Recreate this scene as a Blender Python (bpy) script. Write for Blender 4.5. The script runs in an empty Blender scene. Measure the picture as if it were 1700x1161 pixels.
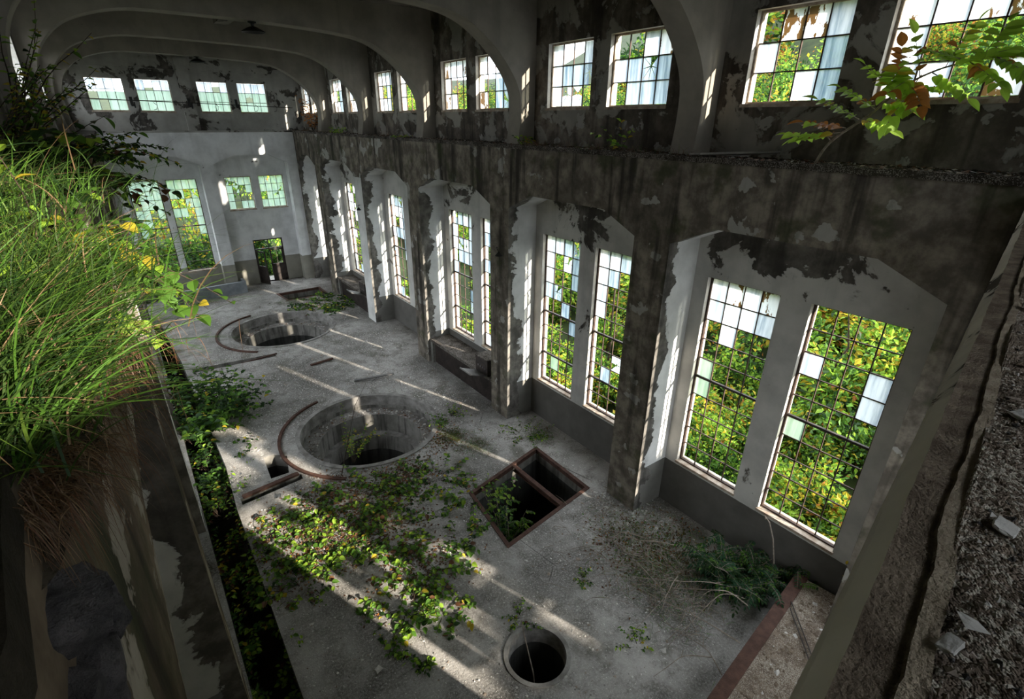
import bpy, bmesh, math, random
import numpy as np
from mathutils import Vector, Matrix
from mathutils.geometry import delaunay_2d_cdt

random.seed(7)
RNG = np.random.default_rng(7)
SC = bpy.context.scene
COL = SC.collection

# ------------------------------------------------------------------ camera
FPX, PITCH, YAW, ROLL, PCX, PCY = 853.572, 0.4329, 0.6297, 0.008, 844.5658, 595.6173
cd = bpy.data.cameras.new('camera'); cam = bpy.data.objects.new('camera', cd); COL.objects.link(cam)
cd.sensor_fit = 'HORIZONTAL'; cd.sensor_width = 36.0
cd.lens = FPX * 36.0 / 1700.0
cd.shift_x = (850 - PCX) / 1700.0
cd.shift_y = -(580.5 - PCY) / 1700.0
cd.clip_start = 0.02; cd.clip_end = 600
sy, cy = math.sin(YAW), math.cos(YAW); sp, cp = math.sin(PITCH), math.cos(PITCH)
Fv = Vector((sy * cp, cy * cp, -sp)); Rv = Vector((cy, -sy, 0)); Uv = Rv.cross(Fv)
R2 = Rv * math.cos(ROLL) + Uv * math.sin(ROLL); U2 = -Rv * math.sin(ROLL) + Uv * math.cos(ROLL)
cam.matrix_world = Matrix(((R2.x, U2.x, -Fv.x, 0), (R2.y, U2.y, -Fv.y, 0), (R2.z, U2.z, -Fv.z, 8.0), (0, 0, 0, 1)))
SC.camera = cam

# ------------------------------------------------------------------ world, sun, exposure
SC.view_settings.view_transform = 'Standard'
SC.view_settings.look = 'None'
SC.view_settings.gamma = 1.0
SC.view_settings.use_curve_mapping = False
SC.view_settings.exposure = 1.4
W = bpy.data.worlds.new('sky'); SC.world = W; W.use_nodes = True
wn = W.node_tree.nodes; wl = W.node_tree.links
bg = wn['Background']; bg.inputs[0].default_value = (0.86, 0.93, 1.0, 1); bg.inputs[1].default_value = 2.6
sun_d = bpy.data.lights.new('sun', 'SUN'); sun = bpy.data.objects.new('sun', sun_d); COL.objects.link(sun)
sun_d.energy = 7.5; sun_d.angle = math.radians(0.8); sun_d.color = (1.0, 0.90, 0.76)
sun.rotation_euler = Vector((-0.36, 1.0, -0.34)).to_track_quat('-Z', 'Y').to_euler()
SC.cycles.max_bounces = 7; SC.cycles.diffuse_bounces = 5; SC.cycles.glossy_bounces = 2
SC.cycles.transmission_bounces = 5; SC.cycles.transparent_max_bounces = 10
SC.cycles.sample_clamp_indirect = 6.0
SC.cycles.use_denoising = True

# ------------------------------------------------------------------ plan (metres)
XP, XW, XU = 7.66, 8.55, 8.40            # pier face, window wall, upper wall
Y0, S, PW = 5.70, 4.87, 0.82             # first pier near face, bay, pier width
YF, YFF = 29.48, 28.90                   # far window plane, far face plane
ZL, ZC = 7.47, 10.85                     # crane ledge, ceiling
MIR = 7.41                               # x -> MIR - x maps the right wall on to the left wall
def near_y(x): return 0.03 + 0.168 * x   # the near end wall stands askew

# ------------------------------------------------------------------ helpers
def tag(o, label=None, cat=None, group=None, kind=None):
    if label: o['label'] = label
    if cat: o['category'] = cat
    if group: o['group'] = group
    if kind: o['kind'] = kind
    return o

def empty(name, loc=(0, 0, 0), label=None, cat=None, group=None, kind=None):
    o = bpy.data.objects.new(name, None); COL.objects.link(o); o.location = loc
    o.empty_display_size = 0.2
    return tag(o, label, cat, group, kind)

class MB:
    """collects geometry for one mesh"""
    def __init__(s): s.v = []; s.n = 0; s.f = []; s.m = []
    def add(s, verts, faces, mat=0):
        verts = np.asarray(verts, dtype=np.float64).reshape(-1, 3)
        s.v.append(verts)
        for f in faces: s.f.append(tuple(int(i) + s.n for i in f)); s.m.append(mat)
        s.n += len(verts)
    def addnp(s, verts, quads, mats):
        s.v.append(verts); s.f.extend(map(tuple, (quads + s.n).tolist())); s.m.extend(list(mats)); s.n += len(verts)
    def box(s, x0, x1, y0, y1, z0, z1, mat=0, M=None):
        v = np.array([[x, y, z] for x in (x0, x1) for y in (y0, y1) for z in (z0, z1)], float)
        if M is not None: v = np.array([tuple(M @ Vector(p)) for p in v])
        s.add(v, [(0, 1, 3, 2), (4, 6, 7, 5), (0, 4, 5, 1), (2, 3, 7, 6), (0, 2, 6, 4), (1, 5, 7, 3)], mat)
    def tube(s, pts, r, sides=6, mat=0, cap=True):
        pts = [Vector(p) for p in pts]; n = len(pts)
        rs = r if hasattr(r, '__len__') else [r] * n
        V = []; up = Vector((0.13, 0.21, 0.97))
        for i, p in enumerate(pts):
            d = (pts[min(i + 1, n - 1)] - pts[max(i - 1, 0)])
            if d.length < 1e-9: d = Vector((0, 0, 1))
            d.normalize(); a = d.cross(up)
            if a.length < 1e-3: a = d.cross(Vector((1, 0, 0)))
            a.normalize(); b = d.cross(a)
            for k in range(sides):
                t = 2 * math.pi * k / sides
                V.append(p + (a * math.cos(t) + b * math.sin(t)) * rs[i])
        Fc = []
        for i in range(n - 1):
            for k in range(sides):
                k2 = (k + 1) % sides
                Fc.append((i * sides + k, i * sides + k2, (i + 1) * sides + k2, (i + 1) * sides + k))
        if cap: Fc.append(tuple(range(sides))[::-1]); Fc.append(tuple((n - 1) * sides + k for k in range(sides)))
        s.add([tuple(p) for p in V], Fc, mat)
    def slab(s, outer, holes, w0, w1, mp, mats=(0, 0, 0)):
        """polygon with holes, thick from w0 (front) to w1 (back); mp(u, v, w) -> xyz"""
        loops = [outer] + list(holes); P = []; E = []
        for L in loops:
            b = len(P); P += [Vector((a[0], a[1])) for a in L]; E += [(b + i, b + (i + 1) % len(L)) for i in range(len(L))]
        V2, E2, F2, _, _, _ = delaunay_2d_cdt(P, E, [], 0, 1e-5)
        def inside(p, L):
            c = False; n = len(L)
            for i in range(n):
                x1, y1 = L[i]; x2, y2 = L[(i + 1) % n]
                if (y1 > p[1]) != (y2 > p[1]) and p[0] < (x2 - x1) * (p[1] - y1) / (y2 - y1) + x1: c = not c
            return c
        keep = []
        for f in F2:
            c = (sum(V2[i].x for i in f) / len(f), sum(V2[i].y for i in f) / len(f))
            if inside(c, outer) and not any(inside(c, h) for h in holes): keep.append(f)
        front = [mp(v.x, v.y, w0) for v in V2]; back = [mp(v.x, v.y, w1) for v in V2]; n = len(V2)
        s.add(front, keep, mats[0]); s.add(back, [tuple(reversed(f)) for f in keep], mats[1])
        for L in loops:
            for i in range(len(L)):
                a, b = L[i], L[(i + 1) % len(L)]
                s.add([mp(*a, w0), mp(*b, w0), mp(*b, w1), mp(*a, w1)], [(0, 1, 2, 3)], mats[2])
    def build(s, name, mats, parent=None, smooth=False, recalc=True, merge=0.0):
        me = bpy.data.meshes.new(name)
        v = np.concatenate(s.v) if s.v else np.zeros((0, 3))
        me.from_pydata(v.tolist(), [], s.f)
        if not isinstance(mats, (list, tuple)): mats = [mats]
        for m in mats: me.materials.append(m)
        me.polygons.foreach_set('material_index', np.array(s.m, dtype=np.int32))
        if merge or recalc:
            bm = bmesh.new(); bm.from_mesh(me)
            if merge: bmesh.ops.remove_doubles(bm, verts=bm.verts, dist=merge)
            if recalc: bmesh.ops.recalc_face_normals(bm, faces=bm.faces)
            bm.to_mesh(me); bm.free()
        if smooth: me.polygons.foreach_set('use_smooth', np.ones(len(me.polygons), dtype=bool))
        me.update()
        o = bpy.data.objects.new(name, me); COL.objects.link(o)
        if parent is not None: o.parent = parent; o.matrix_parent_inverse = Matrix.Identity(4); o.location = -Vector(parent.location)
        return o

# ------------------------------------------------------------------ materials
class NT:
    def __init__(s, name):
        s.m = bpy.data.materials.new(name); s.m.use_nodes = True; s.t = s.m.node_tree; s.t.nodes.clear()
        s.out = s.t.nodes.new('ShaderNodeOutputMaterial')
        s.pos = s.t.nodes.new('ShaderNodeNewGeometry').outputs['Position']
        s.xyz = None
    def link(s, a, b): s.t.links.new(a, b)
    def val(s, sock, x):
        if hasattr(x, 'is_linked') or isinstance(x, bpy.types.NodeSocket): s.link(x, sock)
        elif isinstance(x, (tuple, list)): sock.default_value = tuple(x) + ((1,) if len(x) == 3 and sock.type == 'RGBA' else ())
        else: sock.default_value = x
    def axis(s, k):
        if s.xyz is None:
            n = s.t.nodes.new('ShaderNodeSeparateXYZ'); s.link(s.pos, n.inputs[0]); s.xyz = n
        return s.xyz.outputs[k]
    def scale(s, v):
        n = s.t.nodes.new('ShaderNodeMapping'); s.link(s.pos, n.inputs[0]); n.inputs['Scale'].default_value = v; return n.outputs[0]
    def noise(s, sc, det=4, rough=0.55, vec=None, dist=0.0, out='Fac'):
        n = s.t.nodes.new('ShaderNodeTexNoise'); s.link(vec if vec is not None else s.pos, n.inputs['Vector'])
        n.inputs['Scale'].default_value = sc; n.inputs['Detail'].default_value = det; n.inputs['Roughness'].default_value = rough; n.inputs['Distortion'].default_value = dist
        return n.outputs[out]
    def vor(s, sc, feat='F1', out='Distance', vec=None, rnd=1.0):
        n = s.t.nodes.new('ShaderNodeTexVoronoi'); n.feature = feat; s.link(vec if vec is not None else s.pos, n.inputs['Vector'])
        n.inputs['Scale'].default_value = sc; n.inputs['Randomness'].default_value = rnd; return n.outputs[out]
    def math(s, op, a, b=0.0, c=None, clamp=False):
        n = s.t.nodes.new('ShaderNodeMath'); n.operation = op; n.use_clamp = clamp
        s.val(n.inputs[0], a); s.val(n.inputs[1], b)
        if c is not None: s.val(n.inputs[2], c)
        return n.outputs[0]
    def step(s, x, lo, hi):
        n = s.t.nodes.new('ShaderNodeMapRange'); n.interpolation_type = 'SMOOTHSTEP'
        s.val(n.inputs[0], x); n.inputs[1].default_value = lo; n.inputs[2].default_value = hi; return n.outputs[0]
    def mix(s, f, a, b, mode='MIX'):
        n = s.t.nodes.new('ShaderNodeMix'); n.data_type = 'RGBA'; n.blend_type = mode
        s.val(n.inputs[0], f); s.val(n.inputs[6], a); s.val(n.inputs[7], b); return n.outputs[2]
    def bump(s, h, st=0.4, d=0.02):
        n = s.t.nodes.new('ShaderNodeBump'); n.inputs['Strength'].default_value = st; n.inputs['Distance'].default_value = d
        s.link(h, n.inputs['Height']); return n.outputs[0]
    def bsdf(s, col, rough=0.85, normal=None, metal=0.0, spec=0.3):
        n = s.t.nodes.new('ShaderNodeBsdfPrincipled'); s.val(n.inputs['Base Color'], col); s.val(n.inputs['Roughness'], rough)
        n.inputs['Metallic'].default_value = metal; n.inputs['Specular IOR Level'].default_value = spec
        if normal is not None: s.link(normal, n.inputs['Normal'])
        return n.outputs[0]
    def done(s, sh): s.link(sh, s.out.inputs['Surface']); return s.m

def wall_mat(name, base, bare, peel, islands=0.0, island_col=(0.3, 0.28, 0.25), streak=0.5, dado=None, dado_col=(0.17, 0.165, 0.15), keep=None, top_peel=None, edge=None, island_scale=1.6, moss=0.0, streak_lo=0.12, off=0.0):
    """painted plaster `base` peeled to `bare` where noise > peel; paler islands of old paint on bare concrete"""
    t = NT(name)
    n1 = t.noise(0.9, 6, 0.62, vec=t.scale((1, 1, 1.2)), dist=0.4)
    if off:
        n1 = t.noise(0.9, 6, 0.62, vec=t.scale((1.07, 1.13, 1.1)), dist=0.5)
    nf = t.noise(9, 5, 0.6)
    st = t.noise(1.0, 4, 0.6, vec=t.scale((2.6, 2.6, 0.22)))
    bare_c = t.mix(t.step(t.noise(3.0, 5, 0.65), 0.35, 0.7), tuple(c * 0.55 for c in bare), tuple(min(1, c * 1.45) for c in bare))
    bare_c = t.mix(t.math('MULTIPLY', t.step(t.noise(0.38, 4, 0.6), 0.46, 0.64), 0.6), bare_c, tuple(c * 0.3 for c in bare))
    if islands:
        isl = t.noise(island_scale, 5, 0.55, dist=0.2)
        bare_c = t.mix(t.step(isl, islands, islands + 0.012), bare_c, t.mix(nf, tuple(c * 0.75 for c in island_col), island_col))
    if streak:
        bare_c = t.mix(t.math('MULTIPLY', t.step(st, 0.47, 0.66), streak), bare_c, tuple(c * streak_lo for c in bare))
    if moss:
        mo = t.math('MULTIPLY', t.step(t.noise(1.7, 5, 0.6), 0.52, 0.68), moss)
        bare_c = t.mix(mo, bare_c, (0.035, 0.045, 0.015))
    base_c = t.mix(t.step(t.noise(1.6, 5, 0.6), 0.3, 0.75), base, tuple(c * 0.72 for c in base))
    base_c = t.mix(t.math('MULTIPLY', t.step(st, 0.5, 0.75), 0.35), base_c, tuple(c * 0.5 for c in base))
    base_c = t.mix(t.math('MULTIPLY', t.step(t.vor(3.1), 0.05, 0.035), 0.6), base_c, tuple(c * 0.35 for c in base))
    if dado is not None:
        d = t.step(t.math('ADD', t.axis(2), t.math('MULTIPLY', nf, 0.02)), dado + 0.012, dado + 0.008)
        base_c = t.mix(d, base_c, t.mix(t.noise(2.2, 5, 0.6), tuple(c * 0.6 for c in dado_col), tuple(c * 1.25 for c in dado_col)))
    x = n1
    if top_peel is not None:   # more plaster lost towards the wet top of the wall
        x = t.math('ADD', x, t.math('MULTIPLY', t.step(t.axis(2), top_peel[0], top_peel[1]), top_peel[2]))
    if edge is not None:       # plaster broken away along a pier's corner: edge = (axis, start, end, amount)
        x = t.math('ADD', x, t.math('MULTIPLY', t.step(t.axis(edge[0]), edge[2], edge[1]), edge[3]))
    if keep is not None:       # stretch of wall whose paint has stayed on: keep = (y0, y1, z1)
        k = t.math('MULTIPLY', t.math('MULTIPLY', t.step(t.axis(1), keep[0], keep[0] + 0.05), t.step(t.axis(1), keep[1] + 0.05, keep[1])), t.step(t.axis(2), keep[2] + 0.1, keep[2]))
        x = t.math('SUBTRACT', x, t.math('MULTIPLY', k, keep[4]))
        base_c = t.mix(k, base_c, t.mix(t.step(t.noise(1.6, 5, 0.6), 0.3, 0.75), keep[3], tuple(q * 0.7 for q in keep[3])))
    m = t.step(x, peel, peel + 0.01)
    rim = t.math('SUBTRACT', t.step(x, peel - 0.02, peel), m, clamp=True)
    c = t.mix(m, t.mix(t.math('MULTIPLY', rim, 0.35), base_c, tuple(c * 0.3 for c in base)), bare_c)
    h = t.math('SUBTRACT', t.math('MULTIPLY', nf, 0.5), m)
    return t.done(t.bsdf(c, 0.9, t.bump(h, 0.5, 0.02), spec=0.15))

M = {}
M['reveal'] = wall_mat('white_plaster_reveal', (0.66, 0.66, 0.65), (0.16, 0.15, 0.135), 0.70, dado=1.12, edge=(0, 7.66, 8.35, 0.34))
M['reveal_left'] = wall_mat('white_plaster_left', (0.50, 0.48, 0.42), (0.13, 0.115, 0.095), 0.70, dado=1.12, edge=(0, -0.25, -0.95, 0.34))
M['recess'] = wall_mat('white_plaster_recess', (0.50, 0.49, 0.46), (0.14, 0.13, 0.115), 0.66, dado=1.12, dado_col=(0.11, 0.105, 0.095), top_peel=(4.9, 6.3, 0.13))
M['beam'] = wall_mat('stained_concrete_beam', (0.60, 0.60, 0.58), (0.17, 0.148, 0.12), 0.0, keep=(20.0, 21.25, 5.9, (0.6, 0.6, 0.58), 1.2), dado=1.12,  islands=0.615, island_col=(0.34, 0.33, 0.30), streak=0.9, moss=0.6)
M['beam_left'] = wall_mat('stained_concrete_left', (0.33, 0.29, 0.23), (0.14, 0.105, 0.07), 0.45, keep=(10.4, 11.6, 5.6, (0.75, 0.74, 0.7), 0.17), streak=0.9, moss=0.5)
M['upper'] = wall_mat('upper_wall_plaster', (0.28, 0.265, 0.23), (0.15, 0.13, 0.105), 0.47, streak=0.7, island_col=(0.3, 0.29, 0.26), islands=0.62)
M['far'] = wall_mat('far_wall_plaster', (0.72, 0.73, 0.73), (0.15, 0.14, 0.125), 0.67, dado=1.3, dado_col=(0.27, 0.26, 0.22))
M['far_up'] = wall_mat('far_upper_plaster', (0.36, 0.35, 0.32), (0.11, 0.10, 0.088), 0.56, off=1, streak=0.4)
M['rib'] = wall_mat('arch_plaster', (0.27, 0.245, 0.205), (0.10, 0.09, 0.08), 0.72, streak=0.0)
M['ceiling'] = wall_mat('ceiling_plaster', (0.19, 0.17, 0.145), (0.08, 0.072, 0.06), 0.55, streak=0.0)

def concrete(name, c1, c2, sc=2.0, rough=0.9, bump=0.4, spec=0.2, streak=0.0):
    t = NT(name); n = t.noise(sc, 6, 0.62); nf = t.noise(sc * 9, 4, 0.6)
    c = t.mix(t.step(n, 0.3, 0.7), c1, c2); c = t.mix(t.math('MULTIPLY', nf, 0.4), c, tuple(a * 0.5 for a in c1))
    if streak: c = t.mix(t.math('MULTIPLY', t.step(t.noise(1, 4, 0.6, vec=t.scale((5, 5, 0.4))), 0.48, 0.62), streak), c, tuple(a * 0.3 for a in c1))
    return t.done(t.bsdf(c, rough, t.bump(nf, bump, 0.01), spec=spec))
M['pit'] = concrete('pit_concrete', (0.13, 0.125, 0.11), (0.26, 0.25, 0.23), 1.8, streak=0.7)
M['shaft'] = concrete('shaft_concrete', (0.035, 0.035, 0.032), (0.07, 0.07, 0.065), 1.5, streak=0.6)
M['collar'] = concrete('collar_concrete', (0.14, 0.13, 0.12), (0.34, 0.33, 0.31), 3.5)
M['grey_paint'] = concrete('grey_blue_paint', (0.20, 0.22, 0.24), (0.33, 0.35, 0.37), 2.5, 0.7)
M['rust'] = concrete('rusted_iron', (0.045, 0.02, 0.013), (0.10, 0.05, 0.035), 6, 0.8, 0.5, 0.3)
M['iron'] = concrete('dark_iron', (0.018, 0.014, 0.012), (0.05, 0.035, 0.028), 8, 0.65, 0.3, 0.4)
M['bar'] = concrete('glazing_bar_iron', (0.03, 0.02, 0.016), (0.085, 0.05, 0.038), 9, 0.7, 0.2, 0.3)
M['sill'] = concrete('painted_wood_sill', (0.24, 0.17, 0.12), (0.52, 0.46, 0.38), 5, 0.8, streak=0)
M['jamb'] = concrete('white_painted_frame', (0.5, 0.46, 0.4), (0.66, 0.64, 0.6), 5, 0.8)
M['lamp'] = concrete('black_enamel', (0.012, 0.012, 0.011), (0.03, 0.028, 0.025), 4, 0.5)
M['steel'] = concrete('dull_steel_sheet', (0.09, 0.09, 0.09), (0.19, 0.18, 0.17), 4, 0.5, 0.2, 0.5)
M['bench_dark'] = concrete('dark_bench_front', (0.018, 0.014, 0.012), (0.04, 0.03, 0.026), 3)
M['rock'] = concrete('dark_rock', (0.035, 0.033, 0.034), (0.11, 0.10, 0.097), 22, 0.85, 1.0)
M['chip'] = concrete('pale_plaster_chip', (0.42, 0.40, 0.37), (0.66, 0.64, 0.6), 6)
M['slate'] = concrete('grey_brown_flake', (0.17, 0.137, 0.108), (0.38, 0.32, 0.265), 6)
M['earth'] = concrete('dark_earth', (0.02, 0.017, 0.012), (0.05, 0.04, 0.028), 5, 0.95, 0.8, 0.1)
M['bark'] = concrete('twig_bark', (0.16, 0.13, 0.10), (0.36, 0.31, 0.26), 12)
M['bark_dark'] = concrete('dark_bark', (0.025, 0.018, 0.012), (0.07, 0.05, 0.035), 12)
M['plank'] = concrete('weathered_plank', (0.17, 0.16, 0.145), (0.34, 0.32, 0.29), 3)
M['far_ground'] = concrete('forest_floor', (0.012, 0.02, 0.005), (0.035, 0.05, 0.012), 0.6)

def floor_mat():
    t = NT('littered_concrete_floor')
    big = t.noise(0.45, 6, 0.62); mid = t.noise(2.4, 6, 0.65); fine = t.noise(26, 5, 0.7)
    c = t.mix(t.step(big, 0.32, 0.66), (0.10, 0.094, 0.084), (0.36, 0.345, 0.325))
    c = t.mix(t.math('MULTIPLY', t.step(mid, 0.42, 0.7), 0.75), c, (0.075, 0.068, 0.058))
    c = t.mix(t.math('MULTIPLY', t.step(fine, 0.42, 0.68), 0.55), c, (0.42, 0.41, 0.385))
    for sc, lo in ((17, 0.16), (41, 0.2)):
        v = t.vor(sc); cell = t.vor(sc, out='Color')
        sel = t.math('MULTIPLY', t.step(v, lo, lo - 0.05), t.step(t.math('ADD', cell, t.math('MULTIPLY', t.noise(1.1, 4, 0.6), 1.3)), 1.18, 1.24))
        c = t.mix(sel, c, (0.62, 0.60, 0.56))
    cr = t.math('MULTIPLY', t.step(t.vor(0.33, 'DISTANCE_TO_EDGE'), 0.004, 0.001), t.step(t.noise(0.7, 3, 0.5), 0.5, 0.6))
    c = t.mix(t.math('MULTIPLY', cr, 0.7), c, (0.03, 0.028, 0.022))
    mo = t.math('MULTIPLY', t.step(t.noise(0.8, 5, 0.6, vec=t.scale((1.3, 0.9, 1))), 0.56, 0.68), 0.55)
    c = t.mix(mo, c, (0.045, 0.042, 0.022))
    h = t.math('ADD', fine, t.math('MULTIPLY', mid, 2.0))
    return t.done(t.bsdf(c, 0.85, t.bump(h, 0.55, 0.02), spec=0.25))
M['floor'] = floor_mat()

def gravel_mat(name, dark, light, chip):
    t = NT(name)
    v = t.vor(120); cell = t.vor(120, out='Color'); v2 = t.vor(260); mid = t.noise(4, 6, 0.7)
    c = t.mix(t.step(mid, 0.3, 0.7), dark, light)
    c = t.mix(t.math('MULTIPLY', cell, 0.55), c, tuple(a * 0.4 for a in dark))
    c = t.mix(t.step(t.math('ADD', cell, t.noise(3, 3, 0.6)), 1.12, 1.2), c, chip)
    h = t.math('ADD', t.math('MULTIPLY', t.math('SUBTRACT', 1.0, v), 0.5), t.math('ADD', t.math('MULTIPLY', v2, -0.6), t.math('MULTIPLY', mid, 2)))
    return t.done(t.bsdf(c, 0.95, t.bump(h, 1.0, 0.008), spec=0.1))
M['gravel'] = gravel_mat('brown_gravel', (0.15, 0.115, 0.088), (0.28, 0.22, 0.17), (0.4, 0.36, 0.3))
M['ledge_dirt'] = gravel_mat('dark_ledge_dirt', (0.03, 0.025, 0.02), (0.075, 0.065, 0.052), (0.22, 0.2, 0.18))
M['tan'] = concrete('tan_mortar', (0.24, 0.19, 0.135), (0.46, 0.38, 0.28), 16, bump=0.9)
M['broken'] = concrete('broken_brown_concrete', (0.11, 0.083, 0.060), (0.27, 0.215, 0.16), 13, 0.95, 1.0, 0.1)
M['lip'] = wall_mat('near_wall_paint', (0.75, 0.71, 0.62), (0.12, 0.10, 0.075), 0.56, streak=0.6)

def leaf_mat(name, c, tr=0.45, var=0.5):
    t = NT(name)
    col = t.mix(t.math('MULTIPLY', t.step(t.noise(3.1, 3, 0.6), 0.3, 0.7), var), c, tuple(a * 0.45 for a in c))
    a = t.bsdf(col, 0.55, spec=0.25)
    b = t.t.nodes.new('ShaderNodeBsdfTranslucent'); t.val(b.inputs[0], tuple(min(1, x * 1.25) for x in c))
    m = t.t.nodes.new('ShaderNodeMixShader'); m.inputs[0].default_value = tr; t.link(a, m.inputs[1]); t.link(b.outputs[0], m.inputs[2])
    return t.done(m.outputs[0])
L = dict(dark=leaf_mat('leaf_dark_green', (0.022, 0.055, 0.014)), green=leaf_mat('leaf_green', (0.08, 0.18, 0.024)),
         lime=leaf_mat('leaf_lime', (0.25, 0.40, 0.04)), yellow=leaf_mat('leaf_yellow', (0.46, 0.36, 0.035)),
         orange=leaf_mat('leaf_orange', (0.36, 0.14, 0.03)), brown=leaf_mat('leaf_brown', (0.12, 0.055, 0.025), 0.15),
         straw=leaf_mat('straw', (0.20, 0.13, 0.07), 0.2), blue=leaf_mat('leaf_blue_green', (0.03, 0.085, 0.038)),
         dryd=leaf_mat('dead_grass_dark', (0.085, 0.05, 0.028), 0.1),
         sap=leaf_mat('leaf_sapling_green', (0.36, 0.56, 0.07), 0.8, 0.2),
         blade=leaf_mat('grass_blade', (0.042, 0.078, 0.016)), blade2=leaf_mat('grass_blade_bright', (0.12, 0.2, 0.03)))

def glass(name, tint, opac, trans=(0.8, 0.88, 0.95), streak=True, rust=0.0):
    """weathered pane: part clear, part light-scattering film of dirt in vertical runs"""
    t = NT(name)
    st = t.noise(1.0, 5, 0.6, vec=t.scale((9, 9, 0.9)))
    b = t.t.nodes.new('ShaderNodeBsdfTranslucent'); cc = t.mix(t.step(st, 0.35, 0.7), trans, tint) if streak else tint
    if rust:
        cc = t.mix(t.step(t.noise(2.2, 5, 0.6, vec=t.scale((2.4, 2.4, 1))), rust, rust + 0.02), cc, (0.10, 0.055, 0.02))
    t.val(b.inputs[0], cc)
    d = t.t.nodes.new('ShaderNodeBsdfDiffuse'); t.val(d.inputs[0], cc)
    md = t.t.nodes.new('ShaderNodeMixShader'); md.inputs[0].default_value = 0.12; t.link(b.outputs[0], md.inputs[1]); t.link(d.outputs[0], md.inputs[2])
    tr = t.t.nodes.new('ShaderNodeBsdfTransparent'); tr.inputs[0].default_value = (0.82, 0.9, 0.88, 1)
    m = t.t.nodes.new('ShaderNodeMixShader'); t.val(m.inputs[0], opac); t.link(tr.outputs[0], m.inputs[1]); t.link(md.outputs[0], m.inputs[2])
    g = t.t.nodes.new('ShaderNodeBsdfGlossy'); g.inputs['Roughness'].default_value = 0.15
    m2 = t.t.nodes.new('ShaderNodeMixShader'); m2.inputs[0].default_value = 0.05; t.link(m.outputs[0], m2.inputs[1]); t.link(g.outputs[0], m2.inputs[2])
    return t.done(m2.outputs[0])
G = [glass('glass_frosted_white', (0.26, 0.32, 0.40), 0.95, (0.66, 0.70, 0.76)),
     glass('glass_hazy_blue', (0.10, 0.16, 0.23), 0.88, (0.38, 0.47, 0.56)),
     glass('glass_hazy_green', (0.22, 0.34, 0.26), 0.72, (0.36, 0.47, 0.40)),
     glass('glass_rust_stained', (0.5, 0.55, 0.6), 0.97, (0.75, 0.76, 0.78), rust=0.52)]

# ================================================================== THE SETTING
def ymap(u, v, w): return (w, u, v)            # walls along the hall: u = y, v = z, w = x
def fmap(u, v, w): return (u, w, v)            # far wall: u = x, v = z, w = y
def nmap(u, v, w): return (u, near_y(u) + w, v)
def lmap(u, v, w): return (MIR - w, u, v)
def hmap(u, v, w): return (u, v, w)            # horizontal slabs
def arch(a, b, z0=-0.25, zs=6.05, zt=6.43, ch=0.85): return [(a, z0), (b, z0), (b, zs), (b - ch, zt), (a + ch, zt), (a, zs)]
def rect(a, b, c, d): return [(a, c), (b, c), (b, d), (a, d)]
def circle(cx, cy_, r, n=48, a0=0): return [(cx + r * math.cos(a0 + 2 * math.pi * i / n), cy_ + r * math.sin(a0 + 2 * math.pi * i / n)) for i in range(n)]

BAYS = [(-3.1, 0.83)] + [(Y0 + S * (k - 1) + PW, Y0 + S * k) for k in range(5)] + [(Y0 + 4 * S + PW, 28.72)]
LOW = []                                        # lower side windows (y0, y1)
for k in range(5):
    LOW.append((5.40 + S * k - 3.29, 5.40 + S * k - 1.90)); LOW.append((5.40 + S * k - 1.39, 5.40 + S * k))
LOW.append((27.05, 28.42))
UPW = []
for k in range(-1, 5):
    UPW.append((5.25 + S * k - 3.37, 5.25 + S * k - 1.87)); UPW.append((5.25 + S * k - 1.39, 5.25 + S * k))
UPW.append((26.4, 27.7)); UPW.append((28.0, 29.0))
ZS, ZT, ZUS, ZUT = 1.22, 5.38, 8.27, 9.54

def side_wall(mp, side, beam, reveal, holes_low, holes_up, label):
    root = empty('wall_' + side, (0, 0, 0), label, 'wall', kind='structure')
    m = MB(); m.slab(rect(-3.5, YF + 0.1, -0.3, ZL), [arch(a, b) for a, b in BAYS], XP, XW, mp, (0, 1, 1))
    m.build('pier_arcade', [beam, reveal], root)
    m = MB(); m.slab(rect(-3.5, YF + 0.3, -0.3, ZL), [rect(a, b, ZS, ZT) for a, b in holes_low], XW, XW + 0.28, mp, (0, 0, 1))
    m.build('window_wall', [M['recess'], M['jamb']], root)
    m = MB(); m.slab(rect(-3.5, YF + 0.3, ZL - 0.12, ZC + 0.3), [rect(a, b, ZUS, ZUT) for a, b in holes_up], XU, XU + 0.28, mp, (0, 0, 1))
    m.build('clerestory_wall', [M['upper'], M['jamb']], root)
    return root
side_wall(ymap, 'right', M['beam'], M['reveal'], LOW, UPW, 'stained grey concrete wall of deep arched bays with tall glazed windows')
side_wall(lmap, 'left', M['beam_left'], M['reveal_left'], LOW[4:], UPW[6:], 'steeply seen concrete wall with beige plaster strips under the grassy ledge')  # nearest bays, out of view, left without windows to darken the foreground

# far wall
FLOW = [(0.32, 1.52), (1.80, 3.06)]
FUP = [(4.24, 5.46), (5.79, 6.99)]
DOOR = (4.97, 6.42, 2.28)
FU = [(-0.12, 1.20), (1.60, 2.90), (3.93, 5.22), (5.60, 6.88)]
root = empty('wall_far', (0, 0, 0), 'white plastered end wall with one doorway and two rows of windows', 'wall', kind='structure')
m = MB(); m.slab(rect(-1.3, 8.6, -0.3, ZL), [arch(0.15, 3.26), arch(3.83, 7.18)], YFF, YF, fmap, (0, 0, 0)); m.build('arched_face', M['far'], root)
m = MB(); m.slab(rect(-1.5, 8.9, -0.3, ZL), [rect(a, b, 1.11, 5.42) for a, b in FLOW] + [rect(a, b, 3.85, 5.42) for a, b in FUP] + [rect(DOOR[0], DOOR[1], 0.0, DOOR[2])], YF, YF + 0.28, fmap, (0, 0, 0)); m.build('window_wall', M['far'], root)
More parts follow.
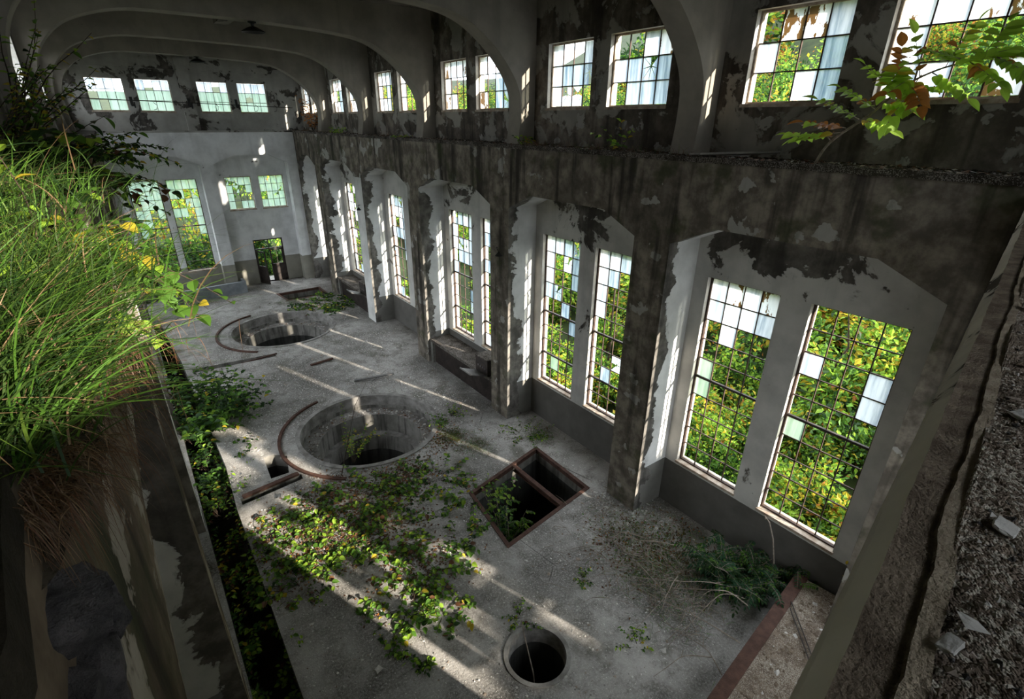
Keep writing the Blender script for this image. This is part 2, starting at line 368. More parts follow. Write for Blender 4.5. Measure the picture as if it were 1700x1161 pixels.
m = MB(); m.slab(rect(-1.3, 8.7, ZL - 0.1, ZC + 0.3), [rect(a, b, ZUS, ZUT) for a, b in FU], YF, YF + 0.28, fmap, (0, 0, 0))
m.box(3.22, 3.72, YF - 0.22, YF + 0.02, ZL - 0.02, 10.4)
m.box(-1.0, 8.4, YF - 0.12, YF + 0.02, 9.95, ZC)
m.build('clerestory_wall', M['far_up'], root)

# near end wall, askew; the camera looks over its ledge
root = empty('wall_near', (0, 0, 0), 'near end wall under the gravel ledge, pale painted face', 'wall', kind='structure')
NZ = 7.38
m = MB(); m.slab(rect(-0.24, 8.6, -0.3, NZ - 0.14), [arch(0.15, 3.3, zs=5.85, zt=6.2), arch(3.9, 8.3, zs=5.85, zt=6.2)], 0.0, -0.85, nmap, (0, 1, 1)); m.build('arched_face', [M['lip'], M['recess']], root)
m = MB(); m.slab(rect(-1.5, 8.8, -0.3, NZ - 0.14), [rect(4.1, 5.5, ZS, ZT), rect(5.75, 7.9, ZS, ZT)], -0.85, -1.1, nmap, (0, 0, 0)); m.build('window_wall', M['recess'], root)
m = MB(); rg = random.Random(5)
for (a, b) in ((4.1, 5.5), (5.75, 7.9)):
    nc = round((b - a) / 0.35); cw = (b - a) / nc
    for i in range(nc):
        for j in range(10):
            if rg.random() < 0.5:
                u0, u1, v0, v1 = a + i * cw + 0.01, a + (i + 1) * cw - 0.01, ZS + j * 0.416 + 0.01, ZS + (j + 1) * 0.416 - 0.01
                m.add([nmap(u0, v0, -0.98), nmap(u1, v0, -0.98), nmap(u1, v1, -0.98), nmap(u0, v1, -0.98)], [(0, 1, 2, 3)])
PENDING = (m, root)
m = MB(); m.slab(rect(-1.4, 8.7, NZ - 0.1, ZC + 0.3), [rect(0.6, 5.2, 8.8, 10.0)], -2.9, -3.15, nmap, (0, 0, 0)); m.build('clerestory_wall', M['upper'], root)  # unseen opening, shaped to let sun on the grass and sky light on the ledge

PENDING[0].build('glazing', G[0], PENDING[1], recalc=False)  # unseen random panes, added to break the sun on the floor into patches

# ceiling
m = MB(); m.slab(rect(-1.3, 8.8, -3.6, YF + 0.3), [], ZC, ZC + 0.25, hmap); 
for yb in [Y0 + S * k + 2.4 for k in range(-1, 5)]: m.box(3.5, 3.9, yb - 2.2, yb + 2.2, ZC - 0.25, ZC)
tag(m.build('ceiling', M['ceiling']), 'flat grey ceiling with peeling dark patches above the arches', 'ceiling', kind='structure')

# transverse arch ribs
def catmull(P, n=5):
    out = []
    Q = [P[0]] + list(P) + [P[-1]]
    for i in range(1, len(Q) - 2):
        for j in range(n):
            t = j / n
            out.append(tuple(0.5 * ((2 * Q[i][a]) + (-Q[i - 1][a] + Q[i + 1][a]) * t + (2 * Q[i - 1][a] - 5 * Q[i][a] + 4 * Q[i + 1][a] - Q[i + 2][a]) * t * t + (-Q[i - 1][a] + 3 * Q[i][a] - 3 * Q[i + 1][a] + Q[i + 2][a]) * t ** 3) for a in (0, 1)))
    out.append(P[-1]); return out
inner = catmull([(7.90, ZL - 0.05), (7.99, 8.1), (7.93, 8.65), (7.60, 9.14), (7.08, 9.60), (6.45, 9.93), (5.6, 10.07), (3.9, 10.15), (1.9, 10.17), (0.9, 10.13), (0.10, 9.91), (-0.34, 9.63), (-0.66, 9.22), (-0.80, 8.7), (-0.80, 8.1), (-0.72, ZL - 0.05)])
RIBN = ['arch rib nearest overhead, its foot on the ledge beside the first pier', 'second arch rib away, over the second pier', 'third arch rib away with a black lamp under it',
        'fourth arch rib away, over the fourth pier', 'farthest arch rib, just before the end wall']
for k in range(5):
    y = Y0 + S * k
    m = MB(); m.slab([(XU + 0.02, ZL - 0.05)] + [(XU + 0.02, ZC + 0.01), (MIR - XU - 0.02, ZC + 0.01), (MIR - XU - 0.02, ZL - 0.05)] + inner[::-1], [], y, y + 0.46, fmap)
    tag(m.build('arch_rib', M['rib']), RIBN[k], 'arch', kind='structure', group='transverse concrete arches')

# floor with its pits and channels
def quad(*p): return list(p)
TR = [(-0.22, 2.6), (0.40, 2.6), (0.42, 11.0), (0.50, 12.8), (0.32, 20.6), (0.05, 25.4), (-0.22, 25.4)]
RP1 = [(4.79, 6.52), (7.37, 6.92), (7.40, 8.87), (5.03, 8.32)]
RP2 = [(5.38, 25.62), (7.25, 25.62), (7.25, 26.95), (5.22, 26.95)]
SQ = [(1.31, 11.65), (1.73, 11.64), (1.88, 12.40), (1.62, 12.66), (1.36, 12.68)]
G1 = [(0.55, 11.02), (1.95, 11.20), (1.95, 11.42), (0.55, 11.26)]
G2 = [(0.55, 19.28), (3.25, 19.12), (3.25, 19.42), (0.55, 19.62)]
G3 = [(1.5, 9.55), (2.0, 9.65), (1.95, 9.95), (1.45, 9.85)]
NP, NR = (4.17, 12.5), 1.88
FP_, FR = (4.2, 21.9), 2.0
HP, HR = (3.74, 4.27), 0.50
holes = [TR, RP1, RP2, SQ, G1, G2, G3, circle(*NP, NR, 72), circle(*FP_, FR, 72), circle(*HP, HR, 40)]
m = MB(); m.slab(rect(-1.14, 8.56, -1.6, YF + 0.02), holes, 0.0, -0.35, hmap, (0, 1, 1))
m.slab(rect(DOOR[0], DOOR[1], YF + 0.02, YF + 1.2), [], 0.0, -0.3, hmap, (0, 1, 1))
tag(m.build('floor', [M['floor'], M['pit']]), 'pale concrete floor strewn with plaster crumbs and open pits', 'floor', kind='structure')

def shaft(name, poly, depth, label, cat, bottom=True, mat='shaft'):
    m = MB(); n = len(poly)
    top = [(x, y, -0.35) for x, y in poly]; bot = [(x, y, -depth) for x, y in poly]
    m.add(top + bot, [(i, (i + 1) % n, n + (i + 1) % n, n + i) for i in range(n)] + [tuple(range(n, 2 * n))])
    o = m.build(name, M[mat], recalc=False); return tag(o, label, cat, kind='structure') if label else o
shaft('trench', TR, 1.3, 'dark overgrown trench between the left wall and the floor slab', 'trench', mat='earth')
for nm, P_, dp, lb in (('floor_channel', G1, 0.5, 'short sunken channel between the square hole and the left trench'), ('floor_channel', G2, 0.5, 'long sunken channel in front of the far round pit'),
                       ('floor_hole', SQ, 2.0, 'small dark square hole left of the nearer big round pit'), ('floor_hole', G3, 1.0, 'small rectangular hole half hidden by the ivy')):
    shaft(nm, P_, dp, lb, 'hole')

def off_poly(poly, d):
    c = (sum(p[0] for p in poly) / len(poly), sum(p[1] for p in poly) / len(poly))
    out = []; n = len(poly)
    for i in range(n):
        a, b, c2 = Vector(poly[i - 1]), Vector(poly[i]), Vector(poly[(i + 1) % n])
        e1 = (b - a).normalized(); e2 = (c2 - b).normalized(); n1 = Vector((e1.y, -e1.x)); n2 = Vector((e2.y, -e2.x))
        if (b - Vector(c)).dot(n1 + n2) < 0: n1, n2 = -n1, -n2
        out.append(tuple(b + (n1 + n2) * d / (1 + n1.dot(n2))))
    return out

def rect_pit(poly, label, depth):
    r = empty('rectangular_pit', (0, 0, 0), label, 'pit', kind='structure')
    m = MB(); n = len(poly); top = [(x, y, -0.34) for x, y in poly]; bot = [(x, y, -depth) for x, y in poly]
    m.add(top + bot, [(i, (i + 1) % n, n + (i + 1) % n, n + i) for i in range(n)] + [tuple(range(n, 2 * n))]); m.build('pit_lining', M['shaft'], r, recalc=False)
    m = MB(); m.slab(off_poly(poly, 0.07), [off_poly(poly, -0.02)], 0.015, -0.10, hmap); m.build('iron_rim', M['rust'], r)
    return r
r = rect_pit(RP1, 'open rectangular pit with rusted rim and one iron beam across', 4.5)
m = MB(); a, b = Vector((6.49, 8.62, -0.02)), Vector((6.52, 6.80, -0.02)); d = (b - a).normalized(); sd = Vector((d.y, -d.x, 0))
for (h0, h1, w) in ((0.0, 0.015, 0.055), (-0.12, -0.105, 0.055), (-0.105, 0.0, 0.008)):
    v = [p + sd * s_ * w + Vector((0, 0, z)) for p in (a, b) for s_ in (-1, 1) for z in (h0, h1)]
    m.add([tuple(q) for q in v], [(0, 1, 3, 2), (4, 6, 7, 5), (0, 4, 5, 1), (2, 3, 7, 6), (0, 2, 6, 4), (1, 5, 7, 3)])
m.build('cross_beam', M['rust'], r)
m = MB(); m.box(5.3, 7.3, 8.3, 8.38, -0.45, -0.3); 
rect_pit(RP2, 'dark rectangular pit near the far doorway', 2.2)

def lathe(m, c, prof, n=72, mat=0, a0=0.0, a1=2 * math.pi, wob=0.0):
    full = abs(a1 - a0 - 2 * math.pi) < 1e-6; k = n if full else n + 1
    V = []
    for (r_, z) in prof:
        for i in range(k):
            a = a0 + (a1 - a0) * i / n; rr = r_ + wob * math.sin(5 * a + r_ * 7)
            V.append((c[0] + rr * math.cos(a), c[1] + rr * math.sin(a), z))
    Fc = []
    for j in range(len(prof) - 1):
        for i in range(n):
            i2 = (i + 1) % k
            Fc.append((j * k + i, j * k + i2, (j + 1) * k + i2, (j + 1) * k + i))
    m.add(V, Fc, mat)

def round_pit(c, R_, steps, label, depth):
    r = empty('round_pit', (c[0], c[1], 0), label, 'pit', kind='structure')
    m = MB(); lathe(m, c, [(R_ + 0.55, -0.02), (R_ + 0.55, 0.05), (R_ + 0.47, 0.055), (R_ + 0.47, 0.0)], a0=1.9, a1=4.1, n=36)
    m.build('collar_rim', M['rust'], r)
    m = MB(); lathe(m, c, [(R_ + 0.10, -0.01), (R_ + 0.10, 0.035), (R_ - 0.03, 0.03), (R_ - 0.03, -0.36)], wob=0.012); m.build('collar', M['collar'], r)
    z = -0.30
    for i, (r0, z1, r1) in enumerate(steps):
        m = MB(); lathe(m, c, [(r0, z), (r0 - 0.005, z1), (r0 - 0.02, z1 - 0.0), (r1, z1 - 0.02)], wob=0.01); m.m = [0] * 72 + [1] * 144; m.build('step', [M['pit'], M['collar']], r); z = z1 - 0.02; rl = r1
    m = MB(); lathe(m, c, [(rl, z), (rl - 0.03, z - 0.5)], wob=0.01); m.build('lower_lining', M['pit'], r)
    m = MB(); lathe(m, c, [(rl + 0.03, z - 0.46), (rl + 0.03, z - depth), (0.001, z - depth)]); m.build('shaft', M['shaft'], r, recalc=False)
    return r
round_pit(NP, NR, [(NR - 0.03, -0.42, NR - 0.44), (NR - 0.44, -1.05, NR - 0.66)], 'nearer of the two big stepped round pits, vines hanging across it', 4.0)
round_pit(FP_, FR, [(FR - 0.03, -0.42, FR - 0.46)], 'farther big stepped round pit, towards the doorway', 1.1)
r = empty('manhole', (HP[0], HP[1], 0), 'small round open shaft nearest the camera, with a bare stick in it', 'manhole', kind='structure')
m = MB(); lathe(m, HP, [(HR + 0.06, -0.01), (HR + 0.055, 0.02), (HR - 0.015, 0.02), (HR - 0.02, -0.34)], n=40); m.build('rim', M['collar'], r)
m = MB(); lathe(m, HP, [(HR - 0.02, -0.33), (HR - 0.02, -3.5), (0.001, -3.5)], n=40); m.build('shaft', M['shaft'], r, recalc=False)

# crane ledges
def wobble_edge(n, a, b, x_edge, amp):
    return [(x_edge + amp * (math.sin(i * 1.7) * 0.5 + random.uniform(-1, 1)), a + (b - a) * i / n) for i in range(n + 1)]
e = wobble_edge(160, 1.0, YF - 0.02, XP - 0.045, 0.022)
m = MB(); m.slab(e + [(XU, YF - 0.02), (XU, 1.0)], [], ZL + 0.035, ZL - 0.05, hmap)
tag(m.build('ledge', M['ledge_dirt']), 'long dirty ledge running under the upper right windows', 'ledge', kind='structure')
e = wobble_edge(160, -2.6, YF - 0.02, MIR - XP + 0.03, 0.025)
m = MB(); m.slab(e + [(MIR - XU, YF - 0.02), (MIR - XU, -2.6)], [], ZL + 0.035, ZL - 0.05, hmap)
tag(m.build('ledge', M['earth']), 'earth-covered ledge carrying the grass and shrubs on the left', 'ledge', kind='structure')
m = MB(); m.box(-0.3, XP, YFF - 0.04, YF - 0.01, ZL - 0.04, ZL + 0.03); tag(m.build('ledge', M['far_up']), 'narrow ledge across the end wall under its small windows', 'ledge', kind='structure')
# near ledge: painted lip, broken strip, gravel bed
def strip(m, w0f, w1f, z0f, z1f, x0, x1, n, mat=0):
    V = []; Fc = []
    for i in range(n + 1):
        x = x0 + (x1 - x0) * (i / n) ** 1.6
        V += [(x, near_y(x) + w0f(x), z0f(x)), (x, near_y(x) + w1f(x), z1f(x))]
        if i: Fc.append((2 * i - 2, 2 * i, 2 * i + 1, 2 * i - 1))
    m.add(V, Fc, mat)
def jag(seed, amp, f=9.0):
    r_ = random.Random(seed); ph = [r_.uniform(0, 6.28) for _ in range(8)]
    return lambda x: amp * sum(math.sin(x * f * (1.7 ** i) + ph[i]) / (1.35 ** i) for i in range(8)) * 0.35
r = empty('near_ledge', (0, 0, 0), 'brown gravel ledge close to the camera along the near end wall', 'ledge', kind='structure')
j1, j2, j3, j4 = jag(1, 0.0022, 5), jag(2, 0.03), jag(3, 0.008, 6), jag(4, 0.005, 6)
XA, XB = 0.15, 8.4
m = MB()
strip(m, lambda x: 0.004, lambda x: 0.003 + j1(x) * 0.5, lambda x: NZ - 0.35, lambda x: NZ - 0.06, XA, XB, 700); strip(m, lambda x: 0.003 + j1(x) * 0.5, lambda x: -0.004 + j1(x), lambda x: NZ - 0.06, lambda x: NZ - 0.052, XA, XB, 700); strip(m, lambda x: -0.004 + j1(x), lambda x: -0.030 + j1(x) * 1.5, lambda x: NZ - 0.045, lambda x: NZ, XA, XB, 700); m.build('painted_lip', M['lip'], r, recalc=False, smooth=True)
m = MB(); strip(m, lambda x: -0.030 + j1(x) * 1.5, lambda x: -0.045 + j3(x) * 0.5, lambda x: NZ - 0.002, lambda x: NZ - 0.003 + j4(x) * 0.5, XA, XB, 300)
strip(m, lambda x: -0.045 + j3(x) * 0.5, lambda x: -0.085 + j3(x), lambda x: NZ - 0.004 + j4(x) * 0.5 * 0.6, lambda x: NZ - 0.001 + j1(x) * 0.5, XA, XB, 300)
strip(m, lambda x: -0.085 + j3(x), lambda x: -0.0885 + j3(x) , lambda x: NZ - 0.001 + j1(x) * 0.5, lambda x: NZ + 0.004, XA, XB, 300); m.build('broken_strip', M['broken'], r, recalc=False)
m = MB(); strip(m, lambda x: -0.088 + j3(x), lambda x: -0.112 + j3(x) + j1(x) * 1.6, lambda x: NZ + 0.006, lambda x: NZ + 0.008, XA, XB, 300); m.build('mortar_line', M['tan'], r, recalc=False)
# gravel bed as a displaced grid
nx, ny = 260, 120; V = []
for i in range(nx + 1):
    x = XA + (XB - XA) * (i / nx) ** 1.8
    for k in range(ny + 1):
        w = -0.106 - 2.8 * (k / ny) ** 1.7 + (j3(x) if k == 0 else 0)
        V.append((x, near_y(x) + w, NZ + (0.004 if k == 0 else 0.009 + random.uniform(-0.0015, 0.002) + 0.006 * math.sin(x * 7 + w * 5))))
m = MB(); m.add(V, [(i * (ny + 1) + k, (i + 1) * (ny + 1) + k, (i + 1) * (ny + 1) + k + 1, i * (ny + 1) + k + 1) for i in range(nx) for k in range(ny)])
m.build('gravel_bed', M['gravel'], r, recalc=False)

# raised gravel-topped landing in the near right corner of the floor
r = empty('raised_landing', (6.5, 1.6, 0), 'raised gravel-covered concrete landing with rusty edge in the near corner', 'platform', kind='structure')
PL = [(2.6, 1.62), (5.1, 2.03), (8.36, 2.44), (8.50, 1.45), (2.6, 0.45)]
m = MB(); m.slab(PL, [], 0.5, 0.0, hmap, (0, 1, 1)); m.build('slab', [M['gravel'], M['pit']], r)
m = MB(); m.slab([(2.6, 1.66), (5.1, 2.07), (8.38, 2.48), (8.42, 2.28), (5.12, 1.87), (2.6, 1.46)], [], 0.515, 0.25, hmap); m.build('iron_edge', M['rust'], r)

# low parapet before the end wall
r = empty('parapet', (2.6, 28.0, 0), 'low grey-blue wall standing in front of the end wall', 'low wall', kind='structure')
m = MB(); m.slab([(0.6, 27.78), (4.06, 28.12), (4.06, 28.26), (0.6, 27.92)], [], 0.58, 0.0, hmap); m.box(3.94, 4.06, 28.24, 28.86, 0, 0.56); m.build('body', M['grey_paint'], r)

# ================================================================== windows
wcount = [0]
def window(label, P0, Udir, Ndir, w, h, cols, rows, pattern, heavy=(), tilt=0.0, sill=True, depth=0.13, curtain=None, outward=True):
    """P0 = top left corner of the opening seen from inside; Udir to the right; Ndir towards the room"""
    wcount[0] += 1; rg = random.Random(wcount[0] * 13 + 5)
    P0 = Vector(P0); U_ = Vector(Udir); N_ = Vector(Ndir); D = Vector((0, 0, -1))
    r = empty('window_%d' % wcount[0], P0, label, 'window', kind='structure')
    def pt(u, v, n=0.0): return tuple(P0 + U_ * u + D * v + N_ * (n - depth))
    def bar(m, u0, u1, v0, v1, n0, n1, mat=0):
        v = [pt(u, q, n) for u in (u0, u1) for q in (v0, v1) for n in (n0, n1)]
        m.add(v, [(0, 1, 3, 2), (4, 6, 7, 5), (0, 4, 5, 1), (2, 3, 7, 6), (0, 2, 6, 4), (1, 5, 7, 3)], mat)
    m = MB(); t = 0.035
    for a in ((0, t, 0, h), (w - t, w, 0, h), (t, w - t, 0, t), (t, w - t, h - t, h)): bar(m, *a, -0.03, 0.03)
    m.build('frame', M['bar'] if h > 2 else M['sill'], r)
    m = MB(); cw, rh = (w - 2 * t) / cols, (h - 2 * t) / rows
    for i in range(1, cols): bar(m, t + i * cw - 0.008, t + i * cw + 0.008, t, h - t, -0.014, 0.014)
    for j in range(1, rows):
        if j not in heavy: bar(m, t, w - t, t + j * rh - 0.008, t + j * rh + 0.008, -0.014, 0.014)
    m.build('glazing_bars', M['bar'], r)
    for j in heavy:
        m = MB(); bar(m, t, w - t, t + j * rh - 0.022, t + j * rh + 0.022, -0.02, 0.03); m.build('transom', M['iron'], r)
    if sill:
        m = MB(); bar(m, -0.02, w + 0.02, h - 0.005, h + 0.045, -0.10, depth + 0.03); m.build('sill', M['sill'], r)
    m = MB(); n = 0
    for j in range(rows):
        row = pattern[j] if j < len(pattern) else '.' * cols
        for i in range(cols):
            ch = row[i] if i < len(row) else '.'
            if ch == '.': continue
            u0, u1, v0, v1 = t + i * cw + 0.006, t + (i + 1) * cw - 0.006, t + j * rh + 0.006, t + (j + 1) * rh - 0.006
            tl = rg.uniform(-0.004, 0.004)
            mi = {'F': 0, 'B': 1, 'G': 2, 'R': 3, 'X': rg.choice((0, 1)), 'Z': 2}[ch]
            if ch in 'XZ':      # cracked: star of shards with gaps
                cu, cv = u0 + (u1 - u0) * rg.uniform(0.35, 0.65), v0 + (v1 - v0) * rg.uniform(0.35, 0.65)
                ring = [(u0, v0), ((u0 + u1) / 2, v0), (u1, v0), (u1, (v0 + v1) / 2), (u1, v1), ((u0 + u1) / 2, v1), (u0, v1), (u0, (v0 + v1) / 2)]
                for q in range(8):
                    if rg.random() < 0.22: continue
                    a, b = ring[q], ring[(q + 1) % 8]; g = 0.05
                    k1 = (cu + (a[0] - cu) * g + (b[0] - cu) * g, cv + (a[1] - cv) * g + (b[1] - cv) * g)
                    a2 = (a[0] + (b[0] - a[0]) * 0.04, a[1] + (b[1] - a[1]) * 0.04)
                    m.add([pt(*k1, tl), pt(*a2, 0), pt(*b, 0)], [(0, 1, 2)], mi)
            else:
                m.add([pt(u0, v0, -tl), pt(u1, v0, tl), pt(u1, v1, tl), pt(u0, v1, -tl)], [(0, 1, 2, 3)], mi)
            n += 1
    if n: m.build('glazing', G, r, recalc=False)
    return r

def rnd_pat(seed, cols, rows, top, p_top, p_bot, kinds='FBX'):
    r_ = random.Random(seed)
    return [''.join(r_.choice(kinds) if r_.random() < (p_top if j < top else p_bot) else '.' for i in range(cols)) for j in range(rows)]
BAYN = ['first bay from the near ledge', 'second bay from the near ledge', 'third bay, behind the bench with the open cabinet', 'fourth bay from the near ledge', 'fifth bay, behind the farther bench', 'last bay before the end wall']
LP = {0: ['..F.', '....', 'F..F', '...F', '....', 'G...', '....'], 1: ['FRFR', 'FFFF', '.F..', '....', 'G...', 'G...', '....', '....']}
LP[0] = ['....', '....', 'F..F', '...F', '....', 'G...', '....', '....', '....', '....']
LP[2] = ['FFF', '', '', '']
LP[2] = ['FFBX', 'FB.X', 'F..X', 'F..B', '....', '...B', '..X.', '.B..', '....', '....']
LP[3] = ['FFBX', 'F.XB', 'F..B', 'BX..', '..B.', '...B', '....', '....', '.G..', '....']
for i, (a, b) in enumerate(LOW):
    k = i // 2
    pat = LP.get(i) or rnd_pat(40 + i, 4, 10, 4, 0.75, 0.18, 'FFBX')
    which = 'nearer' if i % 2 == 0 else 'farther'
    window('tall small-paned window, the %s one in the %s' % (which, BAYN[k]) if i < 10 else 'tall narrow window squeezed against the end wall',
           (XW, b, ZT), (0, -1, 0), (-1, 0, 0), b - a, ZT - ZS, 4, 10, pat, heavy=(5,) if i < 2 else (5, 8))
UP_ = {2: ['RFRR', 'F...', 'FF.R'], 3: ['.RRF', 'F..B', '..FB'], 4: ['..FR', 'FBXB', '.BBB'], 5: ['F..F', 'FBBX', 'FXX.'], 6: ['F...', '..BB', 'R.BX'], 7: ['RFFR', 'F...', 'RF..'],
       8: ['FF..', 'F..B', 'F..B'], 9: ['FFFF', 'F.B.', 'FFB.']}
for i, (a, b) in enumerate(UPW):
    if b < 0.6: continue
    pat = UP_.get(i) or rnd_pat(70 + i, 4, 3, 1, 0.9, 0.6, 'FBR')
    which = 'nearer' if i % 2 == 0 else 'farther'; k = i // 2 - 1
    lab = 'small upper window, the %s of the pair above the %s' % (which, BAYN[k] if k < 5 else BAYN[5])
    window(lab, (XU, b, ZUT), (0, -1, 0), (-1, 0, 0), b - a, ZUT - ZUS, 4, 3, pat)
window('end wall tall window left of its stone mullion, half hidden by leaves', (FLOW[0][0], YF, 5.42), (1, 0, 0), (0, -1, 0), 1.2, 4.31, 4, 10, ['GGGG', 'GGGG', '.GGG', 'GG.G', 'GG..', 'G...', '....', '....', '....', '....'], heavy=(5, 8))
window('end wall tall window right of its stone mullion, greenish panes above', (FLOW[1][0], YF, 5.42), (1, 0, 0), (0, -1, 0), 1.26, 4.31, 4, 10, ['GGGG', 'GG.Z', '..ZG', 'GG.G', '...G', '...G', '....', '....', '....', '....'], heavy=(5, 8))
window('square end wall window above and left of the doorway', (FUP[0][0], YF, 5.42), (1, 0, 0), (0, -1, 0), 1.22, 1.57, 4, 4, ['ZZGG', 'GZ.G', 'G...', 'G.GG'])
window('square end wall window above and right of the doorway', (FUP[1][0], YF, 5.42), (1, 0, 0), (0, -1, 0), 1.20, 1.57, 4, 4, ['GZGG', 'GGGZ', '.GZG', 'GGGG'])
FUN = ['leftmost', 'second from left', 'third from left', 'rightmost']
FPAT = [['FFF.', '.GGG', 'G.GG'], ['F.FF', 'GGGG', 'GGGG'], ['FF.F', 'GGGG', 'GGGG'], ['FFFF', 'GZGG', 'GGGG']]
for i, (a, b) in enumerate(FU):
    window('small window high in the end wall, %s of its four' % FUN[i], (a, YF, ZUT), (1, 0, 0), (0, -1, 0), b - a, ZUT - ZUS, 4, 3, FPAT[i])

# end wall doorway: double door with a transom, left leaf ajar
r = empty('door_1', (DOOR[0], YF, 0), 'dark iron double door in the end wall, left leaf standing ajar', 'door', kind='structure')
x0, x1, zt = DOOR; yb = YF + 0.08
m = MB()
for a in ((x0, x0 + 0.06, 0, zt), (x1 - 0.06, x1, 0, zt), (x0, x1, zt - 0.06, zt), (x0, x1, 1.74, 1.80), ((x0 + x1) / 2 - 0.02, (x0 + x1) / 2 + 0.02, 1.8, zt)): m.box(a[0], a[1], yb - 0.04, yb + 0.04, a[2], a[3])
m.build('frame', M['iron'], r)
def leaf_box(Mx):
    m = MB(); w = (x1 - x0) / 2 - 0.06
    for a in ((0, 0.07, 0, 1.72), (w - 0.07, w, 0, 1.72), (0, w, 1.65, 1.72), (0, w, 0.85, 0.93), (0, w, 0, 0.08)): m.box(a[0], a[1], -0.02, 0.02, a[2], a[3], 0, Mx)
    m.box(0.07, w - 0.07, -0.008, 0.008, 0.08, 0.85, 0, Mx); m.box(w / 2 - 0.012, w / 2 + 0.012, -0.01, 0.01, 0.93, 1.65, 0, Mx)
    return m
leaf_box(Matrix.Translation((x1 - 0.06, yb, 0)) @ Matrix.Rotation(math.pi, 4, 'Z')).build('door_leaf', M['iron'], r)
leaf_box(Matrix.Translation((x0 + 0.06, yb, 0)) @ Matrix.Rotation(math.radians(-62), 4, 'Z')).build('door_leaf', M['iron'], r)

# ================================================================== fittings
def pendant(x, y, zc, drop, label, sc=1.0):
    r = empty('pendant_lamp', (x, y, zc), label, 'lamp')
    m = MB(); lathe(m, (x, y), [(0.001, zc + 0.01), (0.10 * sc, zc + 0.01), (0.10 * sc, zc - 0.02), (0.045 * sc, zc - 0.04), (0.03 * sc, zc - drop)], n=20); m.build('stem', M['lamp'], r)
    z = zc - drop
    m = MB(); lathe(m, (x, y), [(0.03 * sc, z + 0.01), (0.10 * sc, z - 0.01), (0.20 * sc, z - 0.06), (0.27 * sc, z - 0.10), (0.275 * sc, z - 0.12), (0.262 * sc, z - 0.115), (0.19 * sc, z - 0.07), (0.001, z - 0.03)], n=28); m.build('lamp_shade', M['lamp'], r)
pendant(3.60, 15.68, 10.15, 0.10, 'black cone-shaded lamp hanging under the third arch, the nearer lamp')
pendant(3.62, 25.42, 10.17, 0.08, 'small black lamp hanging under the farthest arch')

r = empty('wall_rod', (-0.4, 29.1, 8.62), 'thin dark iron rod strung across the small windows of the end wall', 'rod')
m = MB(); m.tube([(-0.6, 29.15, 8.74), (1.4, 29.15, 8.68), (3.5, 29.15, 8.64), (5.5, 29.15, 8.58), (7.9, 29.15, 8.52)], 0.016); m.build('rod', M['lamp'], r)
for x in (1.35, 3.5, 5.42): 
    m = MB(); m.box(x - 0.07, x + 0.07, 29.08, YF - 0.12 if x != 3.5 else YF - 0.2, 8.46, 8.56); m.box(x - 0.09, x + 0.02, 29.1, 29.2, 8.50, 8.82); m.box(x + 0.03, x + 0.08, 29.1, 29.2, 8.4, 8.62); m.build('bracket', M['lamp'], r)
for i, x in enumerate((2.1, 4.5, 6.2, 7.05)):
    m = MB(); m.tube([(x, 29.15, 8.62), (x + 0.12, 29.12, 8.5), (x + 0.06, 29.1, 8.36), (x - 0.04, 29.1, 8.33)], 0.012, 5); m.build('hook', M['lamp'], r)

def bench(y0, y1, label, cab_label):
    r = empty('bench', (8.1, (y0 + y1) / 2, 0), label, 'bench')
    m = MB(); m.box(7.74, XW + 0.0, y0 + 0.01, y1 - 0.01, 0.80, 0.90); m.build('top', M['ledge_dirt'], r)
    m = MB(); m.box(7.86, 7.90, y0 + 0.01, y1 - 0.01, 0.0, 0.80); m.build('front', M['bench_dark'], r)
    m = MB(); m.box(7.76, XW, y1 - 0.16, y1 - 0.01, 0, 0.80); m.build('end_support', M['pit'], r)
    m = MB(); m.box(7.76, XW, y0 + 0.01, y0 + 0.12, 0, 0.80); m.build('end_support', M['pit'], r)
    r2 = empty('switch_cabinet', (8.0, y0 + 0.65, 0.9), cab_label, 'cabinet')
    a, b = y0 + 0.30, y0 + 0.95
    m = MB(); m.box(7.72, 8.2, a, b, 0.905, 1.42); m.build('body', M['iron'], r2)
    m = MB(); m.box(7.70, 8.22, a - 0.01, b + 0.01, 1.42, 1.45); m.build('top', M['ledge_dirt'], r2)
    for k in range(4):
        m = MB(); m.box(7.70, 7.72, a + 0.08 + 0.13 * k, a + 0.13 + 0.13 * k, 1.12, 1.17); m.build('knob', M['steel'], r2)
    Mx = Matrix.Translation((7.70, (a + b) / 2, 0.93)) @ Matrix.Rotation(math.radians(20), 4, 'Y')
    m = MB(); m.box(-0.62, 0, -0.30, 0.30, -0.015, 0.0, 0, Mx); m.box(-0.62, -0.60, -0.30, 0.30, 0.0, 0.03, 0, Mx); m.build('open_door', M['steel'], r2)
bench(BAYS[3][0], BAYS[3][1], 'long dark bench under the windows of the third bay', 'dark metal cabinet with a dropped flap on the nearer bench')
bench(BAYS[5][0], BAYS[5][1], 'long dark bench under the windows of the fifth bay', 'dark metal cabinet with a dropped flap on the farther bench')

